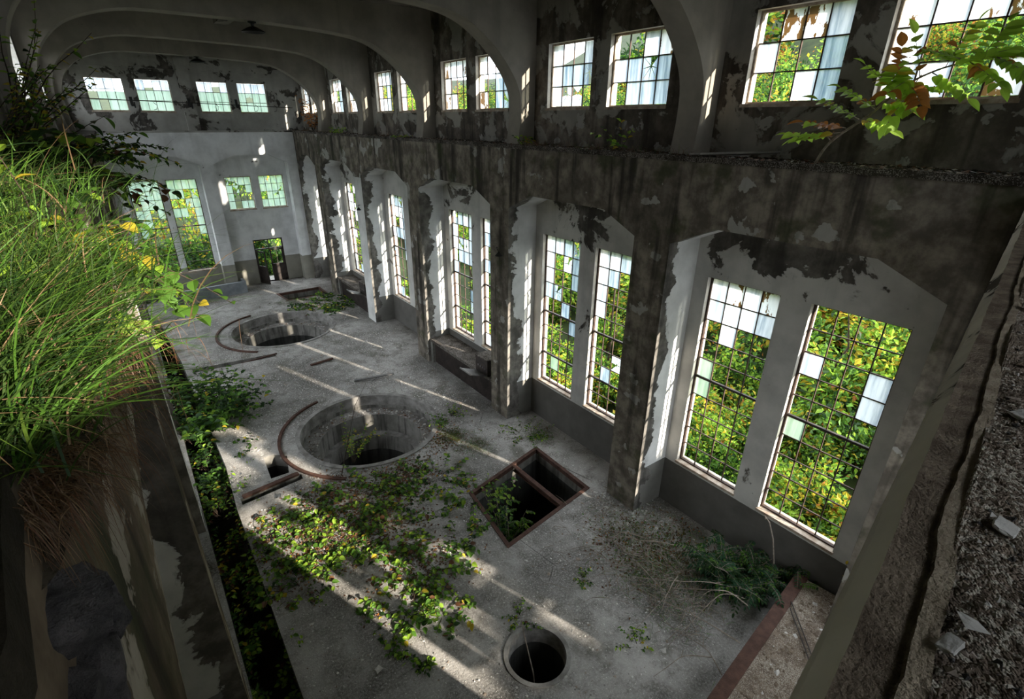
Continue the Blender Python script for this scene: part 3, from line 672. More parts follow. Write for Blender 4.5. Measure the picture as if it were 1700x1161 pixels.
def wall_lamp(x, y, z, label):
    r = empty('wall_lamp', (x, y, z), label, 'lamp')
    m = MB(); m.tube([(x, y, z), (x - 0.12, y - 0.1, z + 0.02), (x - 0.2, y - 0.28, z + 0.02), (x - 0.2, y - 0.34, z - 0.04)], 0.012, 6); m.build('bracket', M['lamp'], r)
    m = MB(); lathe(m, (x - 0.2, y - 0.34), [(0.02, z - 0.03), (0.04, z - 0.06), (0.10, z - 0.13), (0.095, z - 0.135), (0.001, z - 0.08)], n=16); m.build('lamp_shade', M['lamp'], r)
wall_lamp(XP, 10.95 + 0.1, 5.0, 'small black bracket lamp on the second pier')
wall_lamp(XP, 20.7, 4.9, 'small black bracket lamp on the fourth pier')
r = tag(MB.build((lambda m: (m.tube([(7.72, 6.3, 5.55), (7.72, 6.3, 5.2), (7.70, 6.35, 4.9), (7.71, 6.3, 4.6)], 0.012), m)[1])(MB()), 'cable_end', M['lamp']), 'frayed black cable end hanging on the first pier', 'cable')
bpy.data.objects.remove(r)

# planks and rods
def loose(name, verts_fn, mat, label, cat, group=None, kind=None):
    m = MB(); verts_fn(m); return tag(m.build(name, M[mat]), label, cat, group, kind)
def board(m, p0, p1, w, t, roll=0.0):
    p0, p1 = Vector(p0), Vector(p1); d = (p1 - p0).normalized(); s_ = d.cross(Vector((0, 0, 1))).normalized(); u = s_.cross(d)
    s2 = s_ * math.cos(roll) + u * math.sin(roll); u2 = -s_ * math.sin(roll) + u * math.cos(roll)
    v = [p + s2 * a * w / 2 + u2 * b for p in (p0, p1) for a in (-1, 1) for b in (0, t)]
    m.add([tuple(q) for q in v], [(0, 1, 3, 2), (4, 6, 7, 5), (0, 4, 5, 1), (2, 3, 7, 6), (0, 2, 6, 4), (1, 5, 7, 3)])
loose('plank', lambda m: board(m, (7.66, 5.35, ZL + 0.06), (8.2, 4.35, ZL + 0.12), 0.17, 0.03, 0.1), 'plank', 'weathered plank lying on the ledge, the wider one', 'plank')
loose('plank', lambda m: board(m, (7.72, 5.6, ZL + 0.05), (8.0, 4.7, ZL + 0.07), 0.07, 0.02, -0.2), 'plank', 'narrow splintered plank beside the wider one on the ledge', 'plank')
loose('iron_bar', lambda m: board(m, (4.03, 17.53, 0.01), (4.86, 17.62, 0.03), 0.09, 0.05), 'rust', 'short rusty bar lying between the two big pits', 'bar')
loose('iron_bar', lambda m: board(m, (4.85, 15.45, 0.03), (6.1, 15.05, 0.10), 0.10, 0.04), 'steel', 'bent grey metal strip lying behind the nearer big pit', 'bar')
loose('iron_bar', lambda m: board(m, (0.6, 11.25, 0.02), (1.9, 11.40, 0.03), 0.12, 0.05), 'rust', 'rusty bar along the short sunken channel', 'bar')
loose('iron_bar', lambda m: board(m, (1.9, 19.2, -0.05), (3.3, 19.25, 0.03), 0.06, 0.04), 'rust', 'thin rusty bar in the long sunken channel', 'bar')
for i, (a, b) in enumerate([((7.65, 2.2, 0.54), (6.5, 1.1, 0.56)), ((7.5, 2.14, 0.54), (6.35, 1.05, 0.56))]):
    loose('iron_rod', lambda m: m.tube([a, b], 0.011, 6), 'iron', ['thin rusty rod across the gravel landing, nearer the window', 'thin rusty rod across the gravel landing, farther from the window'][i], 'rod')
loose('stick', lambda m: m.tube([(3.55, 4.0, -1.0), (3.62, 4.2, -0.3), (3.80, 4.72, 0.03), (3.86, 4.86, 0.12)], [0.014, 0.012, 0.009, 0.006], 5), 'bark', 'bare stick leaning in the small round shaft', 'stick')
loose('cable', lambda m: m.tube([(8.50, 3.28, 1.12), (8.35, 3.25, 1.30), (8.25, 3.1, 1.30), (8.2, 2.95, 1.05), (8.15, 2.8, 0.6)], 0.012, 6), 'bark', 'pale loose cable looping over the nearest tall window sill', 'cable')

# ================================================================== vegetation
def unit(a): return a / np.maximum(np.linalg.norm(a, axis=-1, keepdims=True), 1e-9)
def add_leaves(m, P, D, N, Ln, Wd, mats, fold=0.25, oval=True, fine=False):
    if fine:
        n = len(P); D = unit(D); Sd = unit(np.cross(D, N)); N = unit(np.cross(Sd, D)); Ln = np.broadcast_to(Ln, (n,))[:, None]; Wd = np.broadcast_to(Wd, (n,))[:, None]
        T = [0, .10, .26, .44, .62, .78, .9, 1.0]; Q = [.02, .30, .47, .50, .42, .27, .12, .0]; cu = 0.14 + 0.22 * RNG.random((n, 1)); rows = []
        for t, w in zip(T, Q):
            c = P + D * Ln * t - N * Ln * cu * t * t
            rows += [c - Sd * Wd * w + N * Wd * w * fold * 1.2, c, c + Sd * Wd * w + N * Wd * w * fold * 1.2]
        v = np.stack(rows, 1).reshape(-1, 3); k = len(T)
        f = np.array([[3 * i + j, 3 * i + j + 1, 3 * i + j + 4, 3 * i + j + 3] for i in range(k - 1) for j in (0, 1)])
        m.addnp(v, ((np.arange(n) * 3 * k)[:, None, None] + f[None]).reshape(-1, 4), np.repeat(mats, len(f))); return
    """two folded quads per leaf. P base (n,3), D tip direction, N leaf normal"""
    n = len(P); D = unit(D); Sd = unit(np.cross(D, N)); N = unit(np.cross(Sd, D)); Ln = np.broadcast_to(Ln, (n,))[:, None]; Wd = np.broadcast_to(Wd, (n,))[:, None]
    f = fold * Wd
    if oval:
        v = np.stack([P, P + D * Ln * 0.30 - Sd * Wd * 0.5 + N * f, P + D * Ln * 0.68 - Sd * Wd * 0.40 + N * f - N * Ln * 0.05, P + D * Ln - N * Ln * 0.18,
                      P + D * Ln * 0.68 + Sd * Wd * 0.40 + N * f - N * Ln * 0.05, P + D * Ln * 0.30 + Sd * Wd * 0.5 + N * f], 1).reshape(-1, 3)
        b = (np.arange(n) * 6)[:, None]
        q = np.concatenate([b + np.array([[0, 1, 2, 3]]), b + np.array([[0, 3, 4, 5]])], 1).reshape(-1, 4)
        m.addnp(v, q, np.repeat(mats, 2))
    else:
        v = np.stack([P, P + D * Ln * 0.5 - Sd * Wd * 0.5 + N * f, P + D * Ln, P + D * Ln * 0.5 + Sd * Wd * 0.5 + N * f], 1).reshape(-1, 3)
        q = (np.arange(n) * 4)[:, None] + np.array([[0, 1, 2, 3]])
        m.addnp(v, q, mats)
def rnd_dirs(n, zb=0.0):
    d = RNG.normal(size=(n, 3)); d[:, 2] += zb; return unit(d)
def pick(n, probs): p = np.array(probs, float); return RNG.choice(len(p), n, p=p / p.sum())

def crown_pts(n, c, r, shell=0.55):
    """points in a lumpy crown of overlapping blobs"""
    k = max(4, n // 90); cc = rnd_dirs(k, 0.2) * (RNG.random((k, 1)) ** 0.5) * 0.75
    i = RNG.integers(0, k, n); p = cc[i] + rnd_dirs(n, 0.1) * (0.30 * (RNG.random((n, 1)) ** 0.4))
    return np.array(c) + p * np.array(r), unit(p + 1e-6)

EXT = ['dark', 'green', 'lime', 'yellow', 'orange']
def ext_mass(name, label, cat, specs, leaf, seed):
    """specs: (x, y, z, rx, ry, rz, n, probs)"""
    m = MB()
    for (x, y, z, rx, ry, rz, n, pr) in specs:
        P, o = crown_pts(n, (x, y, z), (rx, ry, rz))
        D = unit(o + rnd_dirs(n) * 0.9 + np.array([0, 0, -0.35])); N = unit(rnd_dirs(n) + np.array([0, 0, 1.1]))
        s_ = leaf * (0.6 + 0.8 * RNG.random(n)); add_leaves(m, P, D, N, s_, s_ * 0.55, pick(n, pr), oval=False)
    return tag(m.build(name, [L[k] for k in EXT], recalc=False), label, cat, kind='stuff')

def gz(x, y):     # ground height outside
    d = max(0.0, x - 13.0); e = max(0.0, y - 36.0); d *= min(1.0, max(0.2, 1.25 - 0.85 * y / max(x, 1)))
    return 0.24 * d + 0.003 * d * d + 0.10 * e - 0.25
V = []; nx, ny = 70, 80
for i in range(nx + 1):
    for k in range(ny + 1):
        x = 8.86 + 150 * (i / nx) ** 1.6; y = -60 + 260 * k / ny; V.append((x, y, gz(x, y) - 0.02))
m = MB(); m.add(V, [(i * (ny + 1) + k, (i + 1) * (ny + 1) + k, (i + 1) * (ny + 1) + k + 1, i * (ny + 1) + k + 1) for i in range(nx) for k in range(ny)])
V = []
for i in range(41):
    for k in range(31):
        x = -110 + 119 * i / 40; y = 30.7 + 150 * k / 30; V.append((x, y, gz(min(x, 9), y) - 0.02))
m.add(V, [(i * 31 + k, (i + 1) * 31 + k, (i + 1) * 31 + k + 1, i * 31 + k + 1) for i in range(40) for k in range(30)])
V = [(-110, -60, -.3), (8.9, -60, -.3), (8.9, -3, -.3), (-110, -3, -.3), (-110, -3, -.3), (-1.6, -3, -.3), (-1.6, 30.8, -.3), (-110, 30.8, -.3)]
m.add(V, [(0, 1, 2, 3), (4, 5, 6, 7)])
tag(m.build('ground', M['far_ground'], recalc=False), 'wooded ground rising outside the windows', 'ground', kind='structure')

G_ = [3, 5, 2, 0.3, 0.1]; Yl = [1, 3, 4, 4, 0.6]; Lm = [1, 4, 6, 1.5, 0.2]; Or = [2, 3, 1.5, 2, 2.2]; Dk = [6, 3, 0.6, 0.2, 0.1]
near = []
for i in range(110):     # undergrowth close to the right wall
    y = random.uniform(-1, 14 if i < 60 else 42); x = random.uniform(9.9, 14.5); h = random.uniform(0.5, 1.0) * (0.7 + 0.16 * (x - 9.9))
    near.append((x, y, gz(x, y) + h * 0.6, 1.1, 1.4, h, 900, random.choice([Yl, Lm, G_, Lm])))
ext_mass('undergrowth', 'low sunlit undergrowth right outside the tall windows', 'undergrowth', near, 0.13, 1)
mid = []
for i in range(120):
    y = random.uniform(-4, 20 if i < 50 else 75); x = random.uniform(13.5, 24) + (y * 0.05); h = random.uniform(1.2, 2.6)
    mid.append((x, y, gz(x, y) + h * 0.7, random.uniform(1.8, 2.8), random.uniform(1.8, 2.8), h, 1300, random.choice([Yl, Yl, Lm, G_, Or])))
ext_mass('shrubbery', 'yellow and green bushes on the slope beyond the tall windows', 'bushes', mid, 0.19, 2)
woods = []
for i in range(120):
    y = random.uniform(-15, 130); x = random.uniform(26, 56) + y * 0.15; h = random.uniform(2.5, 4.6)
    woods.append((x, y, gz(x, y) + h * 0.75, random.uniform(2.6, 4.2), random.uniform(2.6, 4.2), h, 2600, random.choice([G_, G_, Yl, Or, Dk, Lm])))
ext_mass('woods', 'autumn woods on the hillside seen through the upper windows', 'woods', woods, 0.25, 3)
hill = []
for i in range(110):
    y = random.uniform(-30, 60); x = random.uniform(60, 150); h = random.uniform(5, 8)
    hill.append((x, y, gz(x, y) + h * 0.6, random.uniform(5, 8), random.uniform(5, 8), h, 1100, random.choice([Dk, Dk, G_, Or])))
ext_mass('forest', 'dark wooded mountainside far behind the nearest upper windows', 'forest', hill, 0.85, 4)
endw = []
for i in range(26):
    x = random.uniform(-6, 12); y = random.uniform(31.8, 36); h = random.uniform(0.8, 2.2)
    endw.append((x, y, gz(8, y) + h * 0.6, 1.4, 1.2, h, 900, random.choice([G_, G_, Dk, Lm])))
for i in range(70):
    x = random.uniform(-14, 34); y = random.uniform(36, 66); h = random.uniform(2.5, 4.5)
    endw.append((x, y, gz(8, y) + h * 0.8, 3, 3, h, 1100, random.choice([G_, G_, Lm, Yl])))
ext_mass('thicket', 'dim green thicket behind the end wall windows and doorway', 'thicket', endw, 0.26, 5)
scr = []
for i in range(38):     # scrub added out of view past the near end to dapple the sun
    x = random.uniform(0.5, 15); y = random.uniform(-14, -4); h = random.uniform(1.6, 3.0)
    scr.append((x, y, random.uniform(0.6, 5.4), 1.6, 1.6, 1.3, 500, G_))
ext_mass('foliage', 'leafy scrub out of view past the near end, added to dapple the sun', 'bushes', scr, 0.28, 6)
m = MB()
for i in range(60):
    y = random.uniform(-4, 60); x = random.uniform(11, 26); z = gz(x, y); h = random.uniform(1.5, 4.5)
    pts = [(x + random.uniform(-.3, .3) * t, y + random.uniform(-.5, .5) * t, z + h * t) for t in (0, .35, .7, 1)]
    m.tube(pts, [0.05, 0.04, 0.03, 0.012], 5)
tag(m.build('branches', M['bark_dark'], recalc=False), 'tangle of dark stems among the bushes outside', 'stems', kind='stuff')

# ---- generic plant builders (each plant is one thing: stems + leaves)
def stem_curve(p, d, ln, droop=0.3, n=6, wig=0.06):
    p = Vector(p); d = Vector(d).normalized(); out = [p.copy()]
    for i in range(n):
        d = (d + Vector((random.uniform(-1, 1) * wig, random.uniform(-1, 1) * wig, random.uniform(-1, 1) * wig - droop / n))).normalized(); p = p + d * ln / n; out.append(p.copy())
    return out
def indoors(P, D, N):
    lo = P[:, 2] < ZL - 0.15; k = np.where(lo, (P[:, 0] > -0.21) & (P[:, 0] < 8.48) & ((P[:, 0] < 7.6) | (P[:, 2] < 9)), (P[:, 0] > -0.93) & (P[:, 0] < 8.34)); return P[k], D[k], N[k]
def plant(name, label, cat, base, nst, ln, leafL, nleaf, probs, mats, spread=0.7, up=1.0, droop=0.5, r0=0.006, wd=0.62, pair=True, group=None, bias=(0, 0, 0), start=0.15, foot=0.04, bark='bark_dark', hang=0.0, fine=None):
    r = empty(name, base, label, cat, group)
    ms, ml = MB(), MB(); P, D, N = [], [], []
    for s_ in range(nst):
        a = random.uniform(0, 2 * math.pi); d = (math.cos(a) * spread + bias[0], math.sin(a) * spread + bias[1], up * random.uniform(0.5, 1.1) + bias[2])
        b = (base[0] + math.cos(a) * foot * random.random(), base[1] + math.sin(a) * foot * random.random(), base[2] - 0.01)
        l = ln * random.uniform(0.55, 1.15); c = stem_curve(b, d, l, droop, 8, 0.13)
        ms.tube(c, [r0 * (1 - 0.8 * i / 8) for i in range(9)], 4, cap=False)
        for q in range(nleaf):
            t = start + (1 - start) * (q + random.random()) / nleaf; f = t * 8; i = min(7, int(f)); p = c[i].lerp(c[i + 1], f - i); tan = (c[i + 1] - c[i]).normalized()
            side = tan.cross(Vector((0, 0, 1))); side = side.normalized() if side.length > 0.1 else Vector((1, 0, 0))
            sg = 1 if (q % 2 == 0) else -1
            dd = side * sg * random.uniform(0.5, 1.0) + tan * random.uniform(0.1, 0.7) + Vector((random.uniform(-.4, .4), random.uniform(-.4, .4), random.uniform(-.5, .25) - hang))
            P.append(p); D.append(dd); N.append(Vector((random.uniform(-.5, .5), random.uniform(-.5, .5), 1.0)))
    P, D, N = indoors(*(np.array([tuple(v) for v in X]) for X in (P, D, N))); n = len(P); Ls = leafL * (0.6 + 0.6 * RNG.random(n))
    if fine is None: fine = name in ('leafy_shrub', 'sapling', 'ivy_patch')
    add_leaves(ml, P, D, N, Ls, Ls * wd, pick(n, probs), fine=fine)
    ms.build('stems', M[bark], r, recalc=False); ml.build('leaves', [L[k] for k in mats], r, recalc=False)
    return r
def pinnate(name, label, cat, base, nst, ln, frond_n, fl, lf, probs, mats, up=1.0, spread=0.5, bias=(0, 0, 0), droop=0.4, group=None, r0=0.012, bark='bark'):
    """stems bearing fronds of paired leaflets"""
    r = empty(name, base, label, cat, group); ms, ml = MB(), MB(); P, D, N, K = [], [], [], []
    for s_ in range(nst):
        a = random.uniform(0, 2 * math.pi); d = (math.cos(a) * spread + bias[0], math.sin(a) * spread + bias[1], up + bias[2])
        c = stem_curve(base, d, ln * random.uniform(0.6, 1.1), droop * 0.5, 8, 0.12); ms.tube(c, [r0 * (1 - 0.75 * i / 8) for i in range(9)], 5, cap=False)
        for q in range(frond_n):
            t = 0.25 + 0.75 * (q + random.random()) / frond_n; f = t * 8; i = min(7, int(f)); p = c[i].lerp(c[i + 1], f - i)
            a2 = random.uniform(0, 2 * math.pi); fd = (math.cos(a2) + bias[0] * 0.5, math.sin(a2) + bias[1] * 0.5, random.uniform(0.0, 0.6))
            fc = stem_curve(p, fd, fl * random.uniform(0.7, 1.15), 0.9, 6, 0.08); ms.tube(fc, [0.003] * 7, 3, cap=False)
            kk = RNG.choice(len(probs), p=np.array(probs) / sum(probs))
            nl = 7
            for w in range(nl):
                f2 = 0.6 + 5.4 * w / (nl - 0.3); i2 = min(5, int(f2)); pp = fc[i2].lerp(fc[i2 + 1], f2 - i2); tn = (fc[i2 + 1] - fc[i2]).normalized()
                sd_ = tn.cross(Vector((0, 0, 1))); sd_ = sd_.normalized() if sd_.length > 0.1 else Vector((1, 0, 0))
                for sg in (-1, 1):
                    P.append(pp); D.append(sd_ * sg + tn * 0.45 + Vector((0, 0, -0.18))); N.append(Vector((random.uniform(-.2, .2), random.uniform(-.2, .2), 1))); K.append(kk if random.random() < 0.8 else RNG.choice(len(probs)))
            P.append(fc[-1]); D.append(fc[-1] - fc[-2]); N.append(Vector((0, 0, 1))); K.append(kk)
    P, D, N = (np.array([tuple(v) for v in X]) for X in (P, D, N)); n = len(P); Ls = lf * (0.8 + 0.4 * RNG.random(n))
    add_leaves(ml, P, D, N, Ls, Ls * 0.42, np.array(K))
    ms.build('stems', M[bark], r, recalc=False); ml.build('leaves', [L[k] for k in mats], r, recalc=False)
    return r

def blades(name, label, centers, n, ln, w, mats, probs, lean=(0, 0, 0), spread=0.55, droop=1.2, segs=6, up=1.0, cat='grass', hf=0.25):
    """arching grass blades, one ribbon each"""
    m = MB(); C = np.array(centers, float); k = RNG.integers(0, len(C), n)
    P = C[k, :3] + RNG.normal(size=(n, 3)) * C[k, 3:4] * np.array([1, 1, 0.15]); d = rnd_dirs(n); d[:, 2] = 0
    d = unit(d) * spread * RNG.random((n, 1)) ** 0.5 * 1.3 + np.array(lean); d[:, 2] += up; d = unit(d)
    Lb = ln * (0.45 + 0.75 * RNG.random((n, 1))); hor = d.copy(); hor[:, 2] = 0
    hor = unit(hor + 1e-4); Sd = unit(np.cross(d, np.array([0, 0, 1.0])) + RNG.normal(size=(n, 3)) * 0.2); rows = []
    dr = droop * (0.4 + RNG.random((n, 1)))
    for s_ in range(segs + 1):
        t = s_ / segs; c = P + d * Lb * t + hor * Lb * hf * t * t * dr - np.array([0, 0, 1.0]) * Lb * 0.42 * t * t * dr
        ww = w * (1 - t ** 1.6) * 0.5 + 0.0002; rows.append(c - Sd * ww); rows.append(c + Sd * ww)
    v = np.stack(rows, 1).reshape(-1, 3); st = 2 * (segs + 1); b = (np.arange(n) * st)[:, None, None]
    q = b + np.array([[2 * s_, 2 * s_ + 1, 2 * s_ + 3, 2 * s_ + 2] for s_ in range(segs)])[None]
    m.addnp(v, q.reshape(-1, 4), np.repeat(pick(n, probs), segs))
    return tag(m.build(name, [L[k_] for k_ in mats], recalc=False), label, cat, kind='stuff')

# ---- left ledge: mound of earth, stones, long grass, shrubs
LE = MIR - XP   # -0.25
def mound(name, label, cx0, cy0, rx, ry, h, z0, mat, cat='earth', seed=0, jit=0.06):
    bm = bmesh.new(); bmesh.ops.create_icosphere(bm, subdivisions=5, radius=1.0); r_ = random.Random(seed)
    from mathutils import noise as mn
    for v in bm.verts:
        q = v.co.copy(); k = 1 + 0.35 * mn.noise(q * 1.7 + Vector((seed, 0, 0))) + jit * 2 * mn.noise(q * 6 + Vector((0, seed, 0)))
        v.co = Vector((cx0 + q.x * rx * k, cy0 + q.y * ry * k, z0 + max(q.z, -0.25) * h * k))
    me = bpy.data.meshes.new(name); bm.to_mesh(me); bm.free(); me.materials.append(M[mat]); o = bpy.data.objects.new(name, me); COL.objects.link(o)
    for p in me.polygons: p.use_smooth = True
    return tag(o, label, cat)
mound('earth_mound', 'dark earth mound under the long grass on the left ledge', -0.95, 3.6, 0.62, 2.9, 0.32, ZL + 0.02, 'earth', seed=3)
def rock(label, c, s_, rot=0.0, mat='rock', seed=1, name='rock'):
    r_ = random.Random(seed); bm = bmesh.new(); bmesh.ops.create_cube(bm, size=2.0); bmesh.ops.subdivide_edges(bm, edges=bm.edges, cuts=5, use_grid_fill=True)
    from mathutils import noise as mn
    R_ = Matrix.Rotation(rot, 3, 'Z') @ Matrix.Rotation(r_.uniform(-.25, .25), 3, 'X') @ Matrix.Rotation(r_.uniform(-.2, .2), 3, 'Y')
    for v in bm.verts:
        q = v.co.normalized() * 0.45 + v.co * 0.62; q *= 1 + 0.18 * mn.noise(v.co * 1.3 + Vector((seed, seed, 0))) + 0.04 * mn.noise(v.co * 5)
        v.co = R_ @ Vector((q.x * s_[0], q.y * s_[1], q.z * s_[2])) + Vector(c)
    me = bpy.data.meshes.new(name); bm.to_mesh(me); bm.free(); me.materials.append(M[mat]); o = bpy.data.objects.new(name, me); COL.objects.link(o)
    return tag(o, label, 'rock', 'rubble stones at the broken corner of the left ledge' if name == 'rock' else None)
rock('large flat-faced dark stone just below the dry grass', (-0.27, 0.90, 7.26), (0.085, 0.06, 0.05), 0.3, seed=2)
rock('dark stone at the bottom left corner below the large one', (-0.29, 0.80, 7.15), (0.07, 0.06, 0.05), -0.2, seed=5)
rock('greenish stone low beside the orange stained wall', (-0.25, 0.90, 7.10), (0.05, 0.06, 0.06), 0.1, seed=8)
rock('small grey stone wedged right of the large one', (-0.23, 1.02, 7.16), (0.03, 0.06, 0.06), 0.5, seed=11)
rock('jagged stone at the frame edge left of the large one', (-0.36, 0.84, 7.28), (0.05, 0.05, 0.06), 0.9, seed=14)
rock('narrow stone between the large one and the bottom corner', (-0.32, 0.86, 7.20), (0.05, 0.04, 0.04), 0.4, seed=17)
rock('half buried stone under the dry grass roots', (-0.34, 0.95, 7.34), (0.06, 0.06, 0.05), 0.2, seed=19)
rock('lowest stone cut off by the bottom of the frame', (-0.27, 0.80, 7.02), (0.06, 0.06, 0.06), 0.7, seed=23)
mound('earth_mound', 'dark crumbling soil behind the stones in the bottom left corner', -0.40, 0.86, 0.13, 0.26, 0.30, 7.1, 'earth', seed=15, jit=0.12)
mound('earth_mound', 'soil and roots bulging over the ledge edge under the dead grass', -0.44, 1.75, 0.30, 1.0, 0.22, ZL - 0.08, 'earth', seed=9)
gc = [(-0.30, 1.3, ZL, 0.07), (-0.28, 1.6, ZL, 0.09), (-0.28, 1.9, ZL + .02, 0.12), (-0.28, 2.3, ZL + .02, 0.12), (-0.30, 1.1, ZL, 0.06), (-0.55, 1.75, ZL + 0.10, 0.10), (-0.75, 2.3, ZL + 0.2, 0.2), (-0.5, 2.9, ZL + 0.16, 0.2), (-0.9, 3.4, ZL + 0.28, 0.3), (-0.55, 3.8, ZL + 0.16, 0.25), (-0.45, 1.25, ZL + 0.05, 0.10), (-0.40, 1.5, ZL + 0.05, 0.1), (-0.6, 1.1, ZL + 0.05, 0.1), (-1.0, 2.6, ZL + 0.25, 0.25)]
blades('long_grass', 'long arching green grass on the left ledge', gc, 6500, 0.38, 0.0048, ['blade', 'green', 'blade2', 'straw', 'dark'], [4, 3, 1.2, 1.0, 3], lean=(0.32, -0.05, 0), spread=0.5, droop=1.0)
blades('dry_grass', 'dead brown grass hanging over the left ledge edge', [(-0.26, 1.02, ZL - .05, 0.03), (-0.25, 1.12, ZL - .04, 0.04), (-0.23, 1.35, ZL - .03, 0.08), (-0.22, 1.7, ZL - .03, 0.12), (-0.33, 1.05, ZL - .02, 0.05), (-0.23, 1.2, ZL - .08, 0.05)], 5200, 0.10, 0.0014, ['straw', 'brown', 'dryd'], [1.5, 2, 4], lean=(0.4, -0.12, 0), spread=1.0, droop=3.0, up=0.15, hf=-0.10)

BR = ['dark', 'green', 'lime', 'yellow', 'brown']
plant('leafy_shrub', 'yellow-leaved climber sprig hanging over the edge beyond the grass', 'shrub', (-0.30, 2.75, ZL), 20, 0.46, 0.075, 9, [0, 2, 6, 4, 0.4], BR, bias=(0.55, 0.0, 0.1), droop=1.3, wd=0.72)
plant('leafy_shrub', 'bright lime maple-like leaves at the grass edge above the orange stained wall', 'shrub', (-0.28, 2.05, ZL - 0.03), 12, 0.30, 0.062, 8, [0, 1, 8, 2, 0], BR, bias=(0.6, 0, 0), droop=1.5, wd=0.95)
plant('leafy_shrub', 'green round-leaved vine dangling lowest over the left ledge', 'vine', (-0.26, 3.0, ZL - 0.05), 14, 0.62, 0.068, 12, [2, 7, 1, 0.2, 0], BR, bias=(0.8, -0.1, -0.45), droop=1.6, wd=0.85)
plant('leafy_shrub', 'dim broad-leaved weeds behind the grass on the left ledge', 'weeds', (-0.85, 4.9, ZL + 0.25), 34, 0.62, 0.10, 9, [7, 4, 0.8, 0.2, 0.3], BR, spread=0.8, droop=0.9, wd=0.75, foot=0.6)
plant('leafy_shrub', 'dark trailing creeper with brown leaves before the end wall windows', 'vine', (-0.35, 6.4, ZL + 0.05), 14, 0.95, 0.085, 12, [5, 3, 0.5, 0.5, 3], BR, bias=(0.6, 0, -0.2), droop=1.5, wd=0.8)
plant('ledge_bush', 'dense dark green bush bulging over the left ledge', 'bush', (-0.55, 8.2, ZL + 0.05), 70, 0.95, 0.085, 14, [7, 5, 1.2, 0.6, 0.2], BR, spread=0.8, up=0.9, droop=1.0, bias=(0.15, 0, 0), foot=0.5)
plant('sapling', 'thin-stemmed sapling with small yellow-green leaves at the upper left', 'sapling', (-0.72, 6.0, ZL + 0.1), 46, 1.3, 0.065, 24, [2, 5, 4, 2.5, 0.1], BR, spread=0.42, up=1.0, droop=0.5, foot=0.12, r0=0.010)
plant('sapling', 'darker wispy sapling against the upper left wall', 'sapling', (-0.80, 4.8, ZL + 0.15), 26, 0.85, 0.045, 20, [4, 5, 1.5, 1, 0.4], BR, spread=0.45, up=1.0, droop=0.3, foot=0.1, r0=0.008)

# ---- floor plants
plant('ivy_bush', 'dense dark green bush against the left wall beside the trench', 'bush', (0.12, 15.4, -0.3), 260, 1.9, 0.17, 14, [7, 6, 0.8, 0.2, 0], BR, spread=0.45, up=1.2, droop=0.9, foot=0.6, bias=(0.12, 0, 0))
plant('ivy_bush', 'smaller dark bush in the trench in front of the dense one', 'bush', (0.15, 13.4, -0.4), 80, 1.2, 0.14, 12, [6, 6, 1, 0.4, 0], BR, spread=0.8, up=0.9, droop=0.9, foot=0.4)
plant('ivy_bush', 'bush and weeds between the far round pit and the last piers', 'bush', (6.8, 24.2, 0.0), 150, 1.0, 0.16, 9, [6, 6, 2, 0.5, 0.3], BR, spread=1.3, up=0.45, droop=0.7, foot=1.3)
for i, (x, y, n, l, lab) in enumerate([(0.1, 11.4, 26, 0.9, 'trench weeds beside the short channel'), (0.05, 9.6, 26, 0.9, 'trench weeds with orange leaves below the white strip'), (0.1, 7.9, 24, 0.7, 'trench weeds in the middle of the dark trench'), (0.15, 6.3, 26, 0.65, 'pale trench weeds nearest the camera')]):
    plant('trench_weed', lab, 'weeds', (x, y, -0.35), n * 2, l, 0.095, 12, [2, 6, 4, 0.4 + (i == 1) * 2, 0.5 + (i == 1) * 2], BR, spread=0.7, up=0.9, droop=1.0, foot=0.5)
IVY = [((2.9, 8.3), 34, 0.95, 'sunlit ivy patch in the middle of the floor'), ((2.2, 8.9), 26, 0.8, 'ivy with reddish leaf litter left of the sunlit patch'), ((1.5, 8.6), 20, 0.75, 'ivy runners beside the long left floor edge'),
       ((3.0, 6.9), 30, 0.85, 'large-leaved ivy nearest the small round shaft'), ((2.3, 6.4), 20, 0.75, 'ivy fringe spreading towards the trench'), ((1.0, 7.9), 16, 0.6, 'sparse ivy close to the trench'),
       ((4.6, 9.3), 22, 0.85, 'bright ivy sprigs between the round and rectangular pits'), ((5.0, 8.2), 20, 0.75, 'bright ivy draped on the left rim of the rectangular pit'), ((3.9, 9.7), 18, 0.7, 'lime ivy on the front rim of the nearer big pit'),
       ((0.95, 8.9), 22, 0.7, 'leggy ivy at the corner of the short channel'), ((1.9, 9.9), 22, 0.8, 'ivy mat with brown litter behind the small rectangular hole'), ((3.1, 9.7), 24, 0.85, 'ivy thicket right below the nearer big pit'),
       ((4.1, 7.3), 12, 0.5, 'small ivy sprig on bare concrete left of the rectangular pit'), ((1.0, 9.8), 14, 0.6, 'ivy over the small rectangular hole'), ((2.95, 5.9), 12, 0.5, 'ivy tip trailing towards the camera')]
for (x, y), n, l, lab in IVY:
    plant('ivy_patch', lab, 'ivy', (x, y, 0.01), int(n * 1.7), l * 0.9, 0.12, 9, [1.2, 6, 4.0, 0.35, 0.5], BR, spread=1.3, up=0.38, droop=0.55, foot=l * 0.75, wd=0.7, start=0.1, group='ivy patches spreading over the floor')
